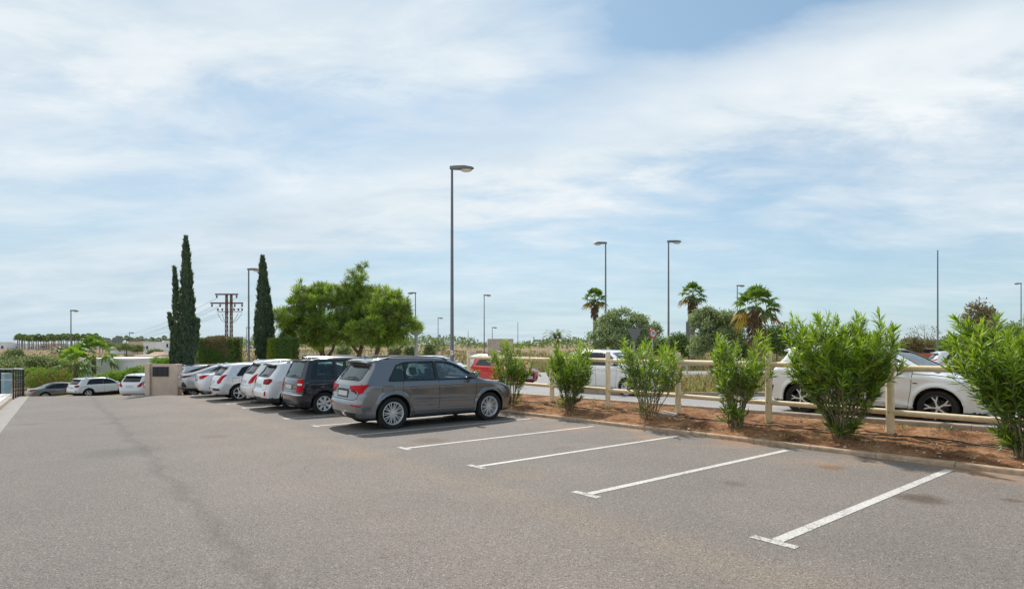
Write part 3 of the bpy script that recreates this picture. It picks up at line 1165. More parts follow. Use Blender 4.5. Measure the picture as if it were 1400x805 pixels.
def derive(base, L, W, H, **kw):
    b = SPECS[base]
    sx, sy, sz = L / b['L'], W / b['W'], H / b['H']
    d = dict(b)
    f2 = lambda P: [(a * sx, c * sz) for a, c in P]
    fy = lambda P: [(a * sy, c * sz) for a, c in P]
    d['prof'] = f2(kw.pop('prof', b['prof']))
    d.update(L=L, W=W, H=H)
    d['side'] = [dict(p, poly=f2(p['poly'])) for p in b['side']]
    d['rearwin'] = fy(b['rearwin'])
    d['frontwin'] = fy(b['frontwin'])
    d['gaps'] = [f2(g) for g in b['gaps']]
    d['rgaps'] = [fy(g) for g in b['rgaps']]
    d['handles'] = f2(b['handles'])
    d['mirror'] = (b['mirror'][0] * sx, b['mirror'][1] * sz)
    d['wheels'] = tuple(w * sx for w in b['wheels'])
    d['creases'] = [(a * sx, c * sx, e * sz, g * sz, k) for a, c, e, g, k in b.get('creases', [])]
    d['panels'] = [(p[0], (f2 if p[2] == 'side' else fy)(p[1])) + tuple(p[2:]) for p in b['panels']]
    d['fx'] *= sx
    d['rx'] *= sx
    if b.get('rails'): d['rails'] = (b['rails'][0] * sx, b['rails'][1] * sx)
    d['raily'] = b.get('raily', .6) * sy
    d['fin'] *= sx
    d['wiper'] = (b['wiper'][0] * sz, b['wiper'][1]) if 'wiper' in b else (1.1, .3)
    if 'spoiler' in b:
        q = b['spoiler']
        d['spoiler'] = (q[0] * sx, q[1] * sx, q[2] * sz, q[3] * sy)
    d['plate'] = (b['plate'][0] * sz, b['plate'][1])
    d['seats'] = [(s[0] * sx, s[1]) for s in b.get('seats', [])]
    d.update(kw)
    return d


LAMPS_F = [p for p in SPECS['suv']['panels'] if p[0] in ('headlight', 'grille', 'air_intake')]
# white crossover with dark cladding
SPECS['crossover'] = derive('suv', 4.35, 1.80, 1.54, clad=(.40, .105), wr=.33, rim=.225, nsp=5, wstyle='plain', cavity=False, blackspoiler=True,
    panels=LAMPS_F + [('tail_light', [(.46, .82), (.46, .97), (.84, 1.0), (1.06, .98), (1.04, .90), (.86, .82)], 'rearwrap', C_TAILD, .012),
            ('tail_light', [(.56, .88), (.56, .93), (.94, .955), (.94, .90)], 'rearwrap', C_TAIL, .016),
            ('reflector', [(.66, .46), (.66, .60), (.76, .61), (.76, .46)], 'rearwrap', C_TAIL, .010)])
# round white hatchback
HATCH = [(.14, .24), (.05, .34), (.0, .46), (.01, .62), (.05, .70), (.09, .92), (.22, 1.12), (.52, 1.46), (.48, 1.515), (.7, 1.56), (1.1, 1.585), (1.6, 1.585),
         (2.2, 1.555), (2.7, 1.44), (3.15, 1.22), (3.55, 1.02), (3.75, .97), (4.15, .90), (4.36, .78), (4.46, .62), (4.485, .48), (4.46, .32), (4.36, .23), (4.2, .21), (.3, .21)]
SPECS['minimpv'] = derive('suv', 4.10, 1.765, 1.60, prof=HATCH, wr=.31, rim=.215, nsp=7, wstyle='plain', cavity=False, flare=.008, bow=.085, round=.14, rails=None,
    panels=LAMPS_F + [('tail_light', [(.56, .74), (.52, .80), (.74, .98), (.96, 1.07), (1.12, 1.09), (1.00, .93), (.86, .78)], 'rearwrap', C_TAIL, .012)])
SPECS['hatch'] = derive('suv', 4.30, 1.79, 1.47, prof=HATCH, wr=.315, rim=.22, nsp=5, wstyle='plain', cavity=False, flare=.008, bow=.085, round=.13, rails=None, smooth=2,
    panels=LAMPS_F + [('tail_light', [(.60, .70), (.60, .78), (.82, .98), (1.10, 1.03), (1.24, 1.02), (1.08, .90), (.92, .74), (.80, .68)], 'rearwrap', C_TAIL, .012),
            ('bumper_insert', [(.30, .40), (.92, .42), (.86, .50), (.30, .50)], 'rearwrap', C_TRIM, .008)])
SPECS['smallhatch'] = derive('suv', 3.97, 1.74, 1.42, prof=HATCH, wr=.305, rim=.215, nsp=5, wstyle='plain', cavity=False, flare=.01, bow=.08, round=.12, rails=None)
SEDAN = [(.14, .25), (.05, .34), (.0, .46), (.0, .64), (.04, .80), (.06, .96), (.14, 1.0), (.75, 1.04), (1.55, 1.40), (1.9, 1.445), (2.3, 1.45), (2.7, 1.42), (3.0, 1.35), (3.7, .99), (4.3, .88), (4.62, .76), (4.74, .60),
         (4.75, .42), (4.68, .27), (4.5, .20), (.3, .20)]
SPECS['sedan'] = dict(L=4.75, W=1.83, H=1.45, prof=SEDAN, k=[(0, .88), (.14, .91), (.22, .955), (.35, .985), (.48, 1.), (.6, .99), (.66, .965), (.70, .93), (.94, .70), (1.02, .62)], hx=HX,
    wheels=(1.02, 3.80), wr=.325, wwid=.22, rim=.225, nsp=7, wstyle='plain', bow=.07, round=.11, cavity=False, flare=.012, creases=[(.4, 3.8, .86, .80, .010)], smooth=2,
    side=[dict(poly=[(1.05, 1.00), (1.45, 1.22), (1.72, 1.325), (1.72, 1.0)]), dict(poly=[(1.76, 1.0), (1.76, 1.335), (2.0, 1.36), (2.36, 1.36), (2.36, .99)]),
          dict(poly=[(2.44, .99), (2.44, 1.355), (2.8, 1.30), (3.40, 1.02), (3.42, .985)])],
    rearwin=[(0, 1.06), (.58, 1.07), (.50, 1.33), (0, 1.355)], frontwin=[(0, 1.03), (.66, 1.03), (.52, 1.33), (0, 1.36)], fx=2.6, rx=1.9,
    panels=[('tail_light', [(.40, .80), (.44, .90), (.80, .955), (1.20, .97), (1.10, .90), (.86, .80), (.66, .77)], 'rearwrap', C_TAIL, .012),
            ('headlight', [(.50, .62), (.60, .72), (1.05, .80), (1.2, .80), (1.05, .70), (.86, .62)], 'frontwrap', C_HEAD, .008),
            ('grille', [(0, .36), (.45, .36), (.50, .58), (0, .64)], 'front', C_TRIM, .006, 'sym')],
    plate=(.84, .25), gaps=[[(1.30, .94), (1.30, .75), (1.46, .55), (1.55, .30)], [(2.40, 1.0), (2.42, .6), (2.40, .3)], [(3.42, .96), (3.42, .7), (3.34, .3)], [(1.55, .30), (3.34, .30)]],
    rgaps=[[(-.60, 1.0), (-.60, .72), (.60, .72), (.60, 1.0)]],
    handles=[(1.62, .84), (2.62, .83)], mirror=(3.25, 1.02), rails=None, fin=1.7, seats=[])
SPECS['fastback'] = derive('sedan', 4.80, 1.86, 1.49, clad=(.36, .07), wr=.35, rim=.24,
    prof=[(.14, .25), (.05, .34), (.0, .46), (.0, .64), (.02, .86), (.05, .97), (.14, 1.01), (.40, 1.06), (1.35, 1.37), (1.9, 1.445), (2.3, 1.45), (2.7, 1.42), (3.0, 1.35), (3.7, .99), (4.3, .88), (4.62, .76), (4.74, .60),
          (4.75, .42), (4.68, .27), (4.5, .20), (.3, .20)], rx=1.5,
    panels=[p for p in SPECS['sedan']['panels'] if p[0] != 'tail_light'] + [('tail_light', [(.50, .84), (.50, .90), (.84, .95), (1.34, .95), (1.2, .90), (.86, .84)], 'rearwrap', C_TAILD, .012),
            ('bumper_insert', [(.52, .40), (.62, .62), (.80, .66), (1.02, .50), (1.02, .40)], 'rearwrap', C_TRIM, .008)])
# large white crossover at the kerb of the street
SPECS['bigcross'] = derive('suv', 4.35, 1.82, 1.57, wr=.345, rim=.25, nsp=5, wstyle='blade', flare=.045, creases=[(.2, 3.3, .98, .90, .018), (1.2, 3.2, .55, .34, .03)], rails=(.7, 2.4), sill=.30,
    panels=[('headlight', [(.50, .60), (.52, .74), (.86, .78), (1.0, .74), (.90, .58)], 'frontwrap', C_HEAD, .010),
            ('headlamp_strip', [(0, .905), (.86, .885), (1.0, .885), (1.0, .905), (.86, .91), (0, .93)], 'frontwrap', C_HEAD, .008),
            ('grille', [(0, .34), (.70, .34), (.62, .58), (0, .62)], 'front', C_TRIM, .008, 'sym'),
            ('tail_light', [(.60, .50), (.60, .66), (.86, .70), (1.06, .80), (1.02, .58), (.9, .50)], 'rearwrap', C_TAIL, .010),
            ('tail_light', [(0, .945), (.86, .96), (.98, .96), (.98, .985), (.86, .985), (0, .97)], 'rearwrap', C_TAIL, .008),
            ('bumper_insert', [(.40, .36), (.92, .36), (1.10, .62), (1.04, .62), (.84, .42), (.40, .42)], 'rearwrap', C_TRIM, .008),
            ('side_badge', [(3.06, .80), (3.14, .80), (3.14, .82), (3.06, .82)], 'side', C_TRIM, .004)])
SPECS['tallsuv'] = derive('suv', 4.485, 1.85, 1.645, wr=.368, rim=.258, sill=.29, cavity=True)
# convertible with a folded dark roof
SPECS['convertible'] = derive('sedan', 4.50, 1.80, 1.40, zones=[(1.0, 3.6, 1.02, 2, 0, 2, 3)])
# ------------------------------------------------------------------ vegetation
L_OL1 = leafmat('oleander new leaf', (.31, .46, .02), (.41, .56, .03), .45, .5)
L_OL2 = leafmat('oleander mature leaf', (.12, .23, .02), (.19, .32, .03), .35, .5)
L_OL3 = leafmat('oleander old leaf', (.035, .09, .025), (.06, .13, .03), .2, .5)
L_OLY = leafmat('yellowed leaf', (.34, .22, .05), (.22, .20, .04), .3)
L_PINE1 = leafmat('pine needles light', (.36, .50, .06), (.44, .58, .09), .45, .6)
L_PINE2 = leafmat('pine needles dark', (.16, .27, .045), (.22, .34, .06), .4, .6)
L_PINE3 = leafmat('pine needles olive', (.17, .20, .06), (.22, .23, .08), .25, .6)
L_CYP1 = leafmat('cypress spray', (.085, .135, .075), (.12, .17, .09), .2, .7)
L_CYP2 = leafmat('cypress spray dark', (.04, .07, .04), (.06, .095, .055), .2, .7)
L_OLIVE1 = leafmat('grey green leaf', (.38, .44, .22), (.46, .52, .28), .3, .6)
L_OLIVE2 = leafmat('deep grey green leaf', (.15, .22, .09), (.22, .29, .12), .25, .6)
L_HEDGE1 = leafmat('hedge leaf', (.11, .22, .025), (.18, .30, .04), .35, .6)
L_HEDGE2 = leafmat('hedge yellow leaf', (.35, .38, .02), (.20, .30, .02), .3, .5)
L_HEDGE3 = leafmat('hedge brown twig', (.34, .21, .14), (.24, .19, .09), .1, .8)
L_BRIGHT = leafmat('bright shrub leaf', (.18, .36, .02), (.27, .45, .03), .4, .7)
L_PALM1 = leafmat('fan palm leaf', (.10, .20, .03), (.16, .28, .045), .3, .6)
L_PALM2 = leafmat('dull palm leaf', (.07, .12, .03), (.11, .17, .05), .2, .5)
L_DEAD = leafmat('dead palm leaf', (.25, .18, .11), (.33, .24, .14), .1, .8)
L_ORANGE = leafmat('orange dying leaf', (.50, .24, .03), (.40, .26, .04), .2, .7)
L_SCRUB1 = leafmat('scrub leaf', (.17, .21, .08), (.26, .29, .12), .2, .7)
L_SCRUB2 = leafmat('dark scrub leaf', (.08, .13, .05), (.12, .17, .07), .2, .7)
L_DRY = leafmat('dry stalks', (.34, .25, .13), (.42, .33, .18), .2, .9)
L_DRY2 = leafmat('brown dry stalks', (.22, .13, .08), (.29, .18, .11), .1, .9)
L_YEL = leafmat('yellow flower', (.65, .50, .03), (.6, .42, .03), .2, .8)
L_FLOWER = leafmat('pale pink flower', (.55, .22, .12), (.6, .40, .25), .2, .8)
B_BARK = plain('grey brown bark', (.16, .11, .075), .9, var=.4, scale=12, bmp=.8)
B_STEM = plain('oleander stem', (.24, .20, .12), .8, var=.3, scale=14)
B_PALM = plain('palm trunk', (.20, .15, .11), .95, var=.45, scale=14, bmp=1.)


def norm(a):
    return a / (np.linalg.norm(a, axis=-1, keepdims=True) + 1e-9)


def leaves(P, D, Nn, L, W, droop=.25):
    """lance-shaped leaves. P base, D direction, Nn approx normal; six points, three faces each"""
    n = len(P)
    D = norm(D)
    S = norm(np.cross(D, Nn))
    U = norm(np.cross(S, D))
    L = np.broadcast_to(L, (n,))[:, None]
    W = np.broadcast_to(W, (n,))[:, None]
    dr = np.broadcast_to(droop, (n,))[:, None]
    a = P
    m1 = P + D * L * .35 + U * L * .02
    m2 = P + D * L * .70 - U * L * dr * .35
    tip = P + D * L - U * L * dr
    V = np.stack([a, m1 + S * W * .5, m1 - S * W * .5, m2 + S * W * .42, m2 - S * W * .42, tip], 1).reshape(-1, 3)
    b = np.arange(n)[:, None] * 6
    T = np.concatenate([b + [0, 2, 1, 1], b + [1, 2, 4, 3], b + [3, 4, 5, 5]], 1).reshape(-1, 4)
    return V, T


def fix_tris(Fq):
    return [tuple(f[:3]) if f[2] == f[3] else tuple(f) for f in Fq.tolist()]


def leafobj(name, V, T, mats, mi, parent):
    return mk(name, V, fix_tris(T), mats, parent, False, mi)


def cards(P, D, Nn, L, W):
    """simple pointed quads (diamonds) - small leaves and needles"""
    n = len(P)
    D = norm(D)
    S = norm(np.cross(D, Nn))
    L = np.broadcast_to(L, (n,))[:, None]
    W = np.broadcast_to(W, (n,))[:, None]
    V = np.stack([P, P + D * L * .5 + S * W * .5, P + D * L, P + D * L * .5 - S * W * .5], 1).reshape(-1, 3)
    T = np.arange(n * 4).reshape(-1, 4)
    return V, T


def rdir(r, n):
    return norm(r.normal(size=(n, 3)))


def oleander(seed, x, y, z, height, spread, label, nst=13, leafn=1., lean=(0, 0), low=1., group='oleander bushes planted along the kerb'):
    r = np.random.RandomState(seed)
    root = empty('oleander_bush', (x, y, z), 0)
    tag(root, label, 'bush', group)
    mb = MB()
    LP, LD, LN, LL, LM = [], [], [], [], []

    def add_leaves(pts, f0, f1, dens, young):
        pts = np.array(pts)
        seg = np.linalg.norm(np.diff(pts, axis=0), axis=1)
        cum = np.concatenate([[0], np.cumsum(seg)])
        tot = cum[-1]
        k = max(3, int(tot * (f1 - f0) * dens * leafn * .85))
        ts = (f0 + (f1 - f0) * np.sqrt(r.rand(k))) * tot
        for t in ts:
            i = min(len(seg) - 1, np.searchsorted(cum, t) - 1)
            i = max(0, i)
            p = pts[i] + (pts[i + 1] - pts[i]) * ((t - cum[i]) / seg[i])
            d = (pts[i + 1] - pts[i]) / seg[i]
            side = r.normal(size=3)
            side -= d * side.dot(d)
            side /= np.linalg.norm(side) + 1e-9
            a = R(r.uniform(22, 62)) * (1 if t / tot < .93 else .55)
            LD.append(d * math.cos(a) + side * math.sin(a) + np.array([0, 0, .12]))
            LP.append(p)
            LN.append(d + r.normal(size=3) * .3)
            q = t / tot
            LL.append(r.uniform(.13, .22) * (.9 if q > .9 else 1))
            u = r.rand()
            hgt = (p[2]) / height
            yy = young * (.2 + .9 * hgt) * q
            LM.append(0 if u < yy * .85 else (1 if u < yy * .85 + .42 else (3 if r.rand() < .05 else 2)))

    for i in range(nst):
        az = 2 * PI * (i + r.uniform(-.3, .3)) / nst
        tilt = r.uniform(.05, 1.) ** .65 * spread * .85
        b = np.array([math.cos(az), math.sin(az), 0]) * r.uniform(.03, .16)
        b[2] = -.06
        hh = height * r.uniform(.48, .97) * (1 - .16 * (tilt / spread) ** 2)
        tip = np.array([math.cos(az) * tilt, math.sin(az) * tilt, hh]) + np.array([lean[0], lean[1], 0]) * hh
        pts = []
        for k in range(6):
            f = k / 5
            p = b + (tip - b) * f
            p[:2] = b[:2] + (tip - b)[:2] * (f ** 1.25)
            p += r.normal(size=3) * .015 * (k > 0)
            pts.append(p)
        mb.tube(pts, [.013 - .007 * k / 5 for k in range(6)], 5)
        add_leaves(pts, .22, 1., 26, .55)
        nb = r.randint(6, 10)
        for j in range(nb):
            f = r.uniform(.38, .98)
            i0 = min(4, int(f * 5))
            p0 = pts[i0] + (pts[i0 + 1] - pts[i0]) * (f * 5 - i0)
            a2 = az + r.uniform(-1.5, 1.5)
            o = np.array([math.cos(a2), math.sin(a2), 0]) * r.uniform(.05, .30) * spread / .6
            ln = height * r.uniform(.16, .34)
            p2 = p0 + o + np.array([0, 0, ln])
            over = p2[2] - height * r.uniform(.84, 1.06)
            if over > 0: p2[2] -= over
            p1 = (p0 + p2) / 2 + o * .25 + r.normal(size=3) * .02
            br = [p0, p1, p2]
            mb.tube(br, [.007, .005, .003], 4)
            add_leaves(br, .1, 1., 66, 1.)
    nl = int(5 * low)
    for j in range(nl):   # low suckers
        az = r.uniform(0, 2 * PI)
        b = np.array([math.cos(az) * .08, math.sin(az) * .08, 0])
        tp = np.array([math.cos(az) * r.uniform(.15, .38), math.sin(az) * r.uniform(.15, .38), r.uniform(.15, .5)])
        br = [b, (b + tp) / 2 + [0, 0, .05], tp]
        mb.tube(br, [.006, .004, .003], 4)
        add_leaves(br, .1, 1., 85, .7)
    mb.build('stem', B_STEM, root, True)
    P, D, Nn, L = map(np.array, (LP, LD, LN, LL))
    V, T = leaves(P, D, Nn, L, L * .125, r.uniform(.05, .45, len(P)))
    leafobj('foliage', V, T, [L_OL1, L_OL2, L_OL3, L_OLY], np.repeat(LM, 3), root)
    return root


def lobes_points(r, lobes, n, shell=.55, floor=None):
    """points + outward dirs in a union of ellipsoids (cx,cy,cz,rx,ry,rz)"""
    lb = np.array(lobes)
    vol = lb[:, 3] * lb[:, 4] * lb[:, 5]
    k = r.choice(len(lb), n, p=vol ** .75 / (vol ** .75).sum())
    d = rdir(r, n)
    rad = shell + (1 - shell) * r.rand(n) ** .6
    rad = np.where(r.rand(n) < .15, rad * r.uniform(.5, 1., n), rad)
    P = lb[k, :3] + d * lb[k, 3:6] * rad[:, None]
    O = norm(d / lb[k, 3:6])
    keep = np.ones(n, bool)
    for j in range(len(lb)):     # drop what is buried deep in another lobe
        q = np.linalg.norm((P - lb[j, :3]) / lb[j, 3:6], axis=1)
        keep &= ~((q < .55) & (r.rand(n) < .8))
    return P[keep], O[keep]


def clumpy(name, label, cat, group, seed, x, y, z, lobes, n, size, mats, wts, trunk=None, droop=0., up=.3, per=7, spread=.16, tname='crown', root_name='tree', bark=None, parts=True, kind='leaf'):
    """generic crown made from many small sprigs; lobes relative to base"""
    r = np.random.RandomState(seed)
    root = empty(root_name, (x, y, z), 0)
    tag(root, label, cat, group)
    C, O = lobes_points(r, lobes, n)
    m = len(C)
    tw = r.choice(len(mats), m, p=np.array(wts) / sum(wts))
    P = np.repeat(C, per, 0)
    OO = np.repeat(O, per, 0)
    mi = np.repeat(tw, per)
    k = len(P)
    if kind == 'needle':
        D = norm(OO * .7 + rdir(r, k) * .75 + [0, 0, up])
        Pp = P + rdir(r, k) * spread * .25
        V, T = cards(Pp, D, rdir(r, k), size * r.uniform(.6, 1.2, k), size * .10)
    else:
        Pp = P + rdir(r, k) * spread * r.rand(k)[:, None]
        D = norm(OO * .6 + rdir(r, k) * .8 + [0, 0, up])
        V, T = cards(Pp, D, norm(OO + rdir(r, k) * .6), size * r.uniform(.6, 1.3, k), size * r.uniform(.4, .65, k))
    mk(tname, V, T, mats, root, False, mi)
    if trunk:
        mb = MB()
        for pts, rad in trunk:
            mb.tube(pts, rad, 8)
        mb.build('trunk', bark or B_BARK, root, True)
    return root


def fan_frond(r, base, dirv, plen, flen, nseg, W, droop, V, F, M, mat):
    """petiole and a pleated fan of pointed segments"""
    d = np.array(dirv) / np.linalg.norm(dirv)
    side = np.cross(d, [0, 0, 1.])
    side /= np.linalg.norm(side) + 1e-9
    up = np.cross(side, d)
    tip = base + d * plen
    o = len(V)
    w = .018
    V += [base + side * w, base - side * w, tip - side * w * .6, tip + side * w * .6]
    F.append((o, o + 1, o + 2, o + 3))
    M.append(mat)
    for k in range(nseg):
        a = R(-82 + 164 * k / (nseg - 1))
        dd = d * math.cos(a) + side * math.sin(a)
        l = flen * (1 - .25 * abs(a) / 1.8) * r.uniform(.9, 1.08)
        sd = np.cross(dd, up)
        ww = W * .85
        m = tip + dd * l * .6 + up * .02 * (k % 2) - np.array([0, 0, droop * l * .22])
        e = tip + dd * l - np.array([0, 0, droop * l * r.uniform(.45, .85)])
        o = len(V)
        V += [tip, m + sd * ww, e, m - sd * ww]
        F.append((o, o + 1, o + 2, o + 3))
        M.append(mat)


def fan_palm(seed, x, y, z, trunk_h, rad, label, name='fan_palm', nf=34, nseg=15, skirt=0., tr=.16, mats=None, group=None, dead=4, cat='palm tree'):
    r = np.random.RandomState(seed)
    root = empty(name, (x, y, z), 0)
    tag(root, label, cat, group)
    V, F, M = [], [], []
    top = np.array([0, 0, trunk_h])
    for i in range(nf):
        az = i * 2.39996 + r.uniform(-.2, .2)
        el = R(88 - 116 * (i / nf) ** 1.15 + r.uniform(-6, 6))
        d = np.array([math.cos(az) * math.cos(el), math.sin(az) * math.cos(el), math.sin(el)])
        mat = 0 if i < nf * .7 else 1
        if i >= nf - dead: mat = 3
        fan_frond(r, top + np.array([0, 0, -.15 * i / nf]), d, rad * .50, rad * .55, nseg, rad * .055, .5 + .7 * (i / nf), V, F, M, mat)
    mk('crown', np.array(V), F, mats or [L_PALM1, L_PALM2, L_DEAD, L_ORANGE], root, False, M)
    mb = MB()
    mb.tube([(0, 0, -.2), (0, 0, trunk_h * .3), (.02, 0, trunk_h * .7), (0, 0, trunk_h)], [tr * 1.25, tr, tr * .9, tr * .8], 10)
    mb.build('trunk', B_PALM, root, True)
    if skirt:
        V, F, M = [], [], []
        ns = int(110 * skirt)
        for i in range(ns):
            az = r.uniform(0, 2 * PI)
            h = trunk_h - r.uniform(0, skirt)
            b = np.array([math.cos(az) * tr * .8, math.sin(az) * tr * .8, h])
            f = (trunk_h - h) / skirt
            out = r.uniform(.5, 1.) * rad * (.34 - .17 * f)
            t = b + np.array([math.cos(az) * out, math.sin(az) * out, -r.uniform(.35, .6)])
            s = np.array([-math.sin(az), math.cos(az), 0]) * r.uniform(.03, .07)
            o = len(V)
            m = (b + t) / 2 + np.array([math.cos(az), math.sin(az), 0]) * .06
            V += [b + s * .3, b - s * .3, m - s, t, m + s]
            F.append((o, o + 1, o + 2, o + 3, o + 4))
            M.append(0 if r.rand() < .8 else 1)
        mk('dead_leaf_skirt', np.array(V), F, [L_DEAD, L_DRY2], root, False, M)
    return root


def feather_palm(seed, x, y, z, trunk_h, rad, label, nf=26, group=None, mats=None):
    r = np.random.RandomState(seed)
    root = empty('date_palm', (x, y, z), 0)
    tag(root, label, 'palm tree', group)
    V, F, M = [], [], []
    for i in range(nf):
        az = i * 2.39996 + r.uniform(-.2, .2)
        el = R(82 - 80 * (i / nf) + r.uniform(-6, 6))
        h = np.array([math.cos(az), math.sin(az), 0])
        p = np.array([0, 0, trunk_h])
        prev = p
        n = 9
        e = el
        for k in range(n):
            q = prev + (h * math.cos(e) + np.array([0, 0, 1]) * math.sin(e)) * rad / n * 1.1
            e -= R(11)
            side = np.array([-math.sin(az), math.cos(az), 0])
            for sg in (1, -1):
                for sub in (0, .5):
                    b = prev + (q - prev) * sub
                    t = b + (side * sg * .8 + h * .55 + np.array([0, 0, .10])) * rad * .26 * (1 - .5 * k / n)
                    wv = (q - prev) * .42
                    o = len(V)
                    V += [b, b + wv, t]
                    F.append((o, o + 1, o + 2))
                    M.append(0 if i < nf * .75 else 1)
            prev = q
    mk('crown', np.array(V), F, mats or [L_PALM2, L_SCRUB1], root, False, M)
    mb = MB()
    mb.tube([(0, 0, -.2), (0, 0, trunk_h)], [.2, .16], 8)
    mb.build('trunk', B_PALM, root, True)
    return root
# ------------------------------------------------------------------ setting sheets


def sheet(name, ss, ts, zf, mat, dz=0.):
    V, F = [], []
    n = len(ts)
    for s in ss:
        for t in ts:
            x, y = lot(s, t)
            V.append((x, y, zf(s, t) + dz))
    for i in range(len(ss) - 1):
        for j in range(n - 1):
            a = i * n + j
            F.append((a, a + n, a + n + 1, a + 1))
    o = mk(name, V, F, mat, None, True)
    return struct(o)


KT = lambda s: 5.05 + .020 * max(-4, min(s, 14))      # kerb face of the planting strip
S_END = 13.2
# terrain
xs = sorted(set([-2500, -1500, -900, -600, -420, -300, -220, -160] + list(range(-130, 131, 6)) + list(range(-48, 30, 2)) + [160, 220, 300, 420, 600, 900, 1500, 2500]))
ys = sorted(set([-60, -30, -15, -6] + list(range(0, 60, 2)) + list(range(60, 140, 5)) + list(range(140, 420, 20)) + [500, 700, 1000, 1500, 2300, 4000]))
V = [(x, y, zterrain(x, y)) for y in ys for x in xs]
nx = len(xs)
Fq = np.array([(j * nx + i, j * nx + i + 1, (j + 1) * nx + i + 1, (j + 1) * nx + i) for j in range(len(ys) - 1) for i in range(nx - 1)])
struct(mk('field', V, Fq, M_FIELD, None, True), 'dry grass fields spreading to the horizon')

ss = list(np.arange(-14, 45.1, .8))
sheet('parking_lot', ss, list(np.linspace(-5.8, 5.05, 12)), zlot, M_ASPHALT)
# widening strip to meet the slightly skewed kerb
V, F = [], []
for s in ss:
    for t in (5.05, KT(s) + .02 if s < S_END else 5.4):
        x, y = lot(s, t)
        V.append((x, y, plane(x, y)))
F = [(2 * i, 2 * i + 2, 2 * i + 3, 2 * i + 1) for i in range(len(ss) - 1)]
struct(mk('parking_lot', V, F, M_ASPHALT, None, True))
sheet('gutter', ss, [-6.25, -5.795], zlot, M_GUTTER, .002)
sheet('walkway', list(np.arange(-14, 33.4, .8)), [-13, -10, -8, -6.40], lambda s, t: zlot(s, -6.4) + .14, M_WALK)
# aisle beyond the row
sheet('verge', list(np.arange(13.4, 42, .8)), [5.4, 6.4, 7.4, 8.0], lambda s, t: zlot(s, t) + .05, M_SOIL)


def kerb(name, s0, s1, tf, width, h, mat, zf, label, seg=1.0, depth=.25):
    """a row of kerb stones with joints, following the ground"""
    V, F = [], []
    s = s0
    while s < s1 - .01:
        e = min(s1, s + seg)
        a, b = s + .004, e - .004
        prof = [(0, -depth), (0, h - .025), (.008, h - .008), (.025, h), (width - .02, h), (width - .006, h - .006), (width, h - .025), (width, -depth)]
        o = len(V)
        jig = rnd.uniform(-.004, .004)
        for q in (a, b):
            for (dt, dz) in prof:
                x, y = lot(q, tf(q) + dt)
                V.append((x, y, zf(q) + dz + jig))
        n = len(prof)
        for k in range(n - 1):
            F.append((o + k, o + k + 1, o + n + k + 1, o + n + k))
        F += [tuple(o + k for k in range(n)), tuple(o + n + k for k in range(n))[::-1]]
        s = e
    ob = mk(name, V, F, mat, None, False)
    bm = bmesh.new()
    bm.from_mesh(ob.data)
    bmesh.ops.recalc_face_normals(bm, faces=bm.faces)
    bm.to_mesh(ob.data)
    bm.free()
    struct(ob, label)
    return ob


kerb('kerb', -9, S_END, KT, .12, .075, M_KERB, lambda s: zlot(s, 5.1), 'stained kerb along the planting strip')
kerb('kerb', -12, 33, lambda s: -6.40, .15, .14, M_KERB_G, lambda s: zlot(s, -6.3), 'kerb of the pale walkway')

# planting strip with lumpy soil
sv = np.arange(-9, S_END + .01, .09)
tv = np.linspace(0, 1, 26)
V = []
import mathutils
for s in sv:
    for q in tv:
        t0, t1 = KT(s) + .11, 8.02
        t = t0 + (t1 - t0) * q
        x, y = lot(s, t)
        edge = min(1, q * 6, (1 - q) * 8)
        nz = mathutils.noise.fractal(Vector((x * 2.3, y * 2.3, 0)), 1., 2., 5) * .055 + mathutils.noise.noise(Vector((x * .7, y * .7, 3))) * .05
        V.append((x, y, zsoil(s, t) + nz * edge - .015))
nt_ = len(tv)
Fq = np.array([(i * nt_ + j, (i + 1) * nt_ + j, (i + 1) * nt_ + j + 1, i * nt_ + j + 1) for i in range(len(sv) - 1) for j in range(nt_ - 1)])
struct(mk('planting_soil', V, Fq, M_SOIL, None, True), 'reddish soil of the planting strip')
# low concrete edge between soil and street
kerb('retaining_kerb', -12, 30, lambda s: 8.0, .18, .03, M_KERB_G, lambda s: zstreet(*lot(s, 8.0)), 'low concrete edge between soil and street', 2.5, .6)

# street: footway of small blocks, carriageway


def zst(s, t):
    return zstreet(*lot(s, t))


sheet('street', list(np.arange(-30, 46, 1.5)), [8.2, 10, 12, 14, 16, 18, 20.5], zst, M_STREET)

# painted bay lines
SP, LN = 2.2229, 4.7973


def strip_mesh(pts, name, dz=.004, mat=M_LINE):
    """pts: list of (s,t) quads"""
    V, F = [], []
    for q in pts:
        o = len(V)
        (s0, t0), (s1, t1), w = q
        n = max(1, int(max(abs(s1 - s0), abs(t1 - t0)) / .5))
        dx, dy = s1 - s0, t1 - t0
        l = math.hypot(dx, dy)
        px, py = -dy / l * w / 2, dx / l * w / 2
        for i in range(n + 1):
            f = i / n
            for sg in (1, -1):
                s, t = s0 + dx * f + px * sg, t0 + dy * f + py * sg
                x, y = lot(s, t)
                V.append((x, y, plane(x, y) + dz))
        for i in range(n):
            F.append((o + 2 * i, o + 2 * i + 1, o + 2 * i + 3, o + 2 * i + 2))
    return mk(name, V, F, mat, None, False)


for k in range(0, 13):
    s = SP * k
    o = strip_mesh([((s, .055), (s, LN), .105), ], 'bay_line')
    struct(o)
    o = strip_mesh([((s - .20, .0), (s + .20, .0), .10)], 'bay_line', .004, M_LINE2)
    struct(o)

# traffic island beyond the street, with kerb and dry grass


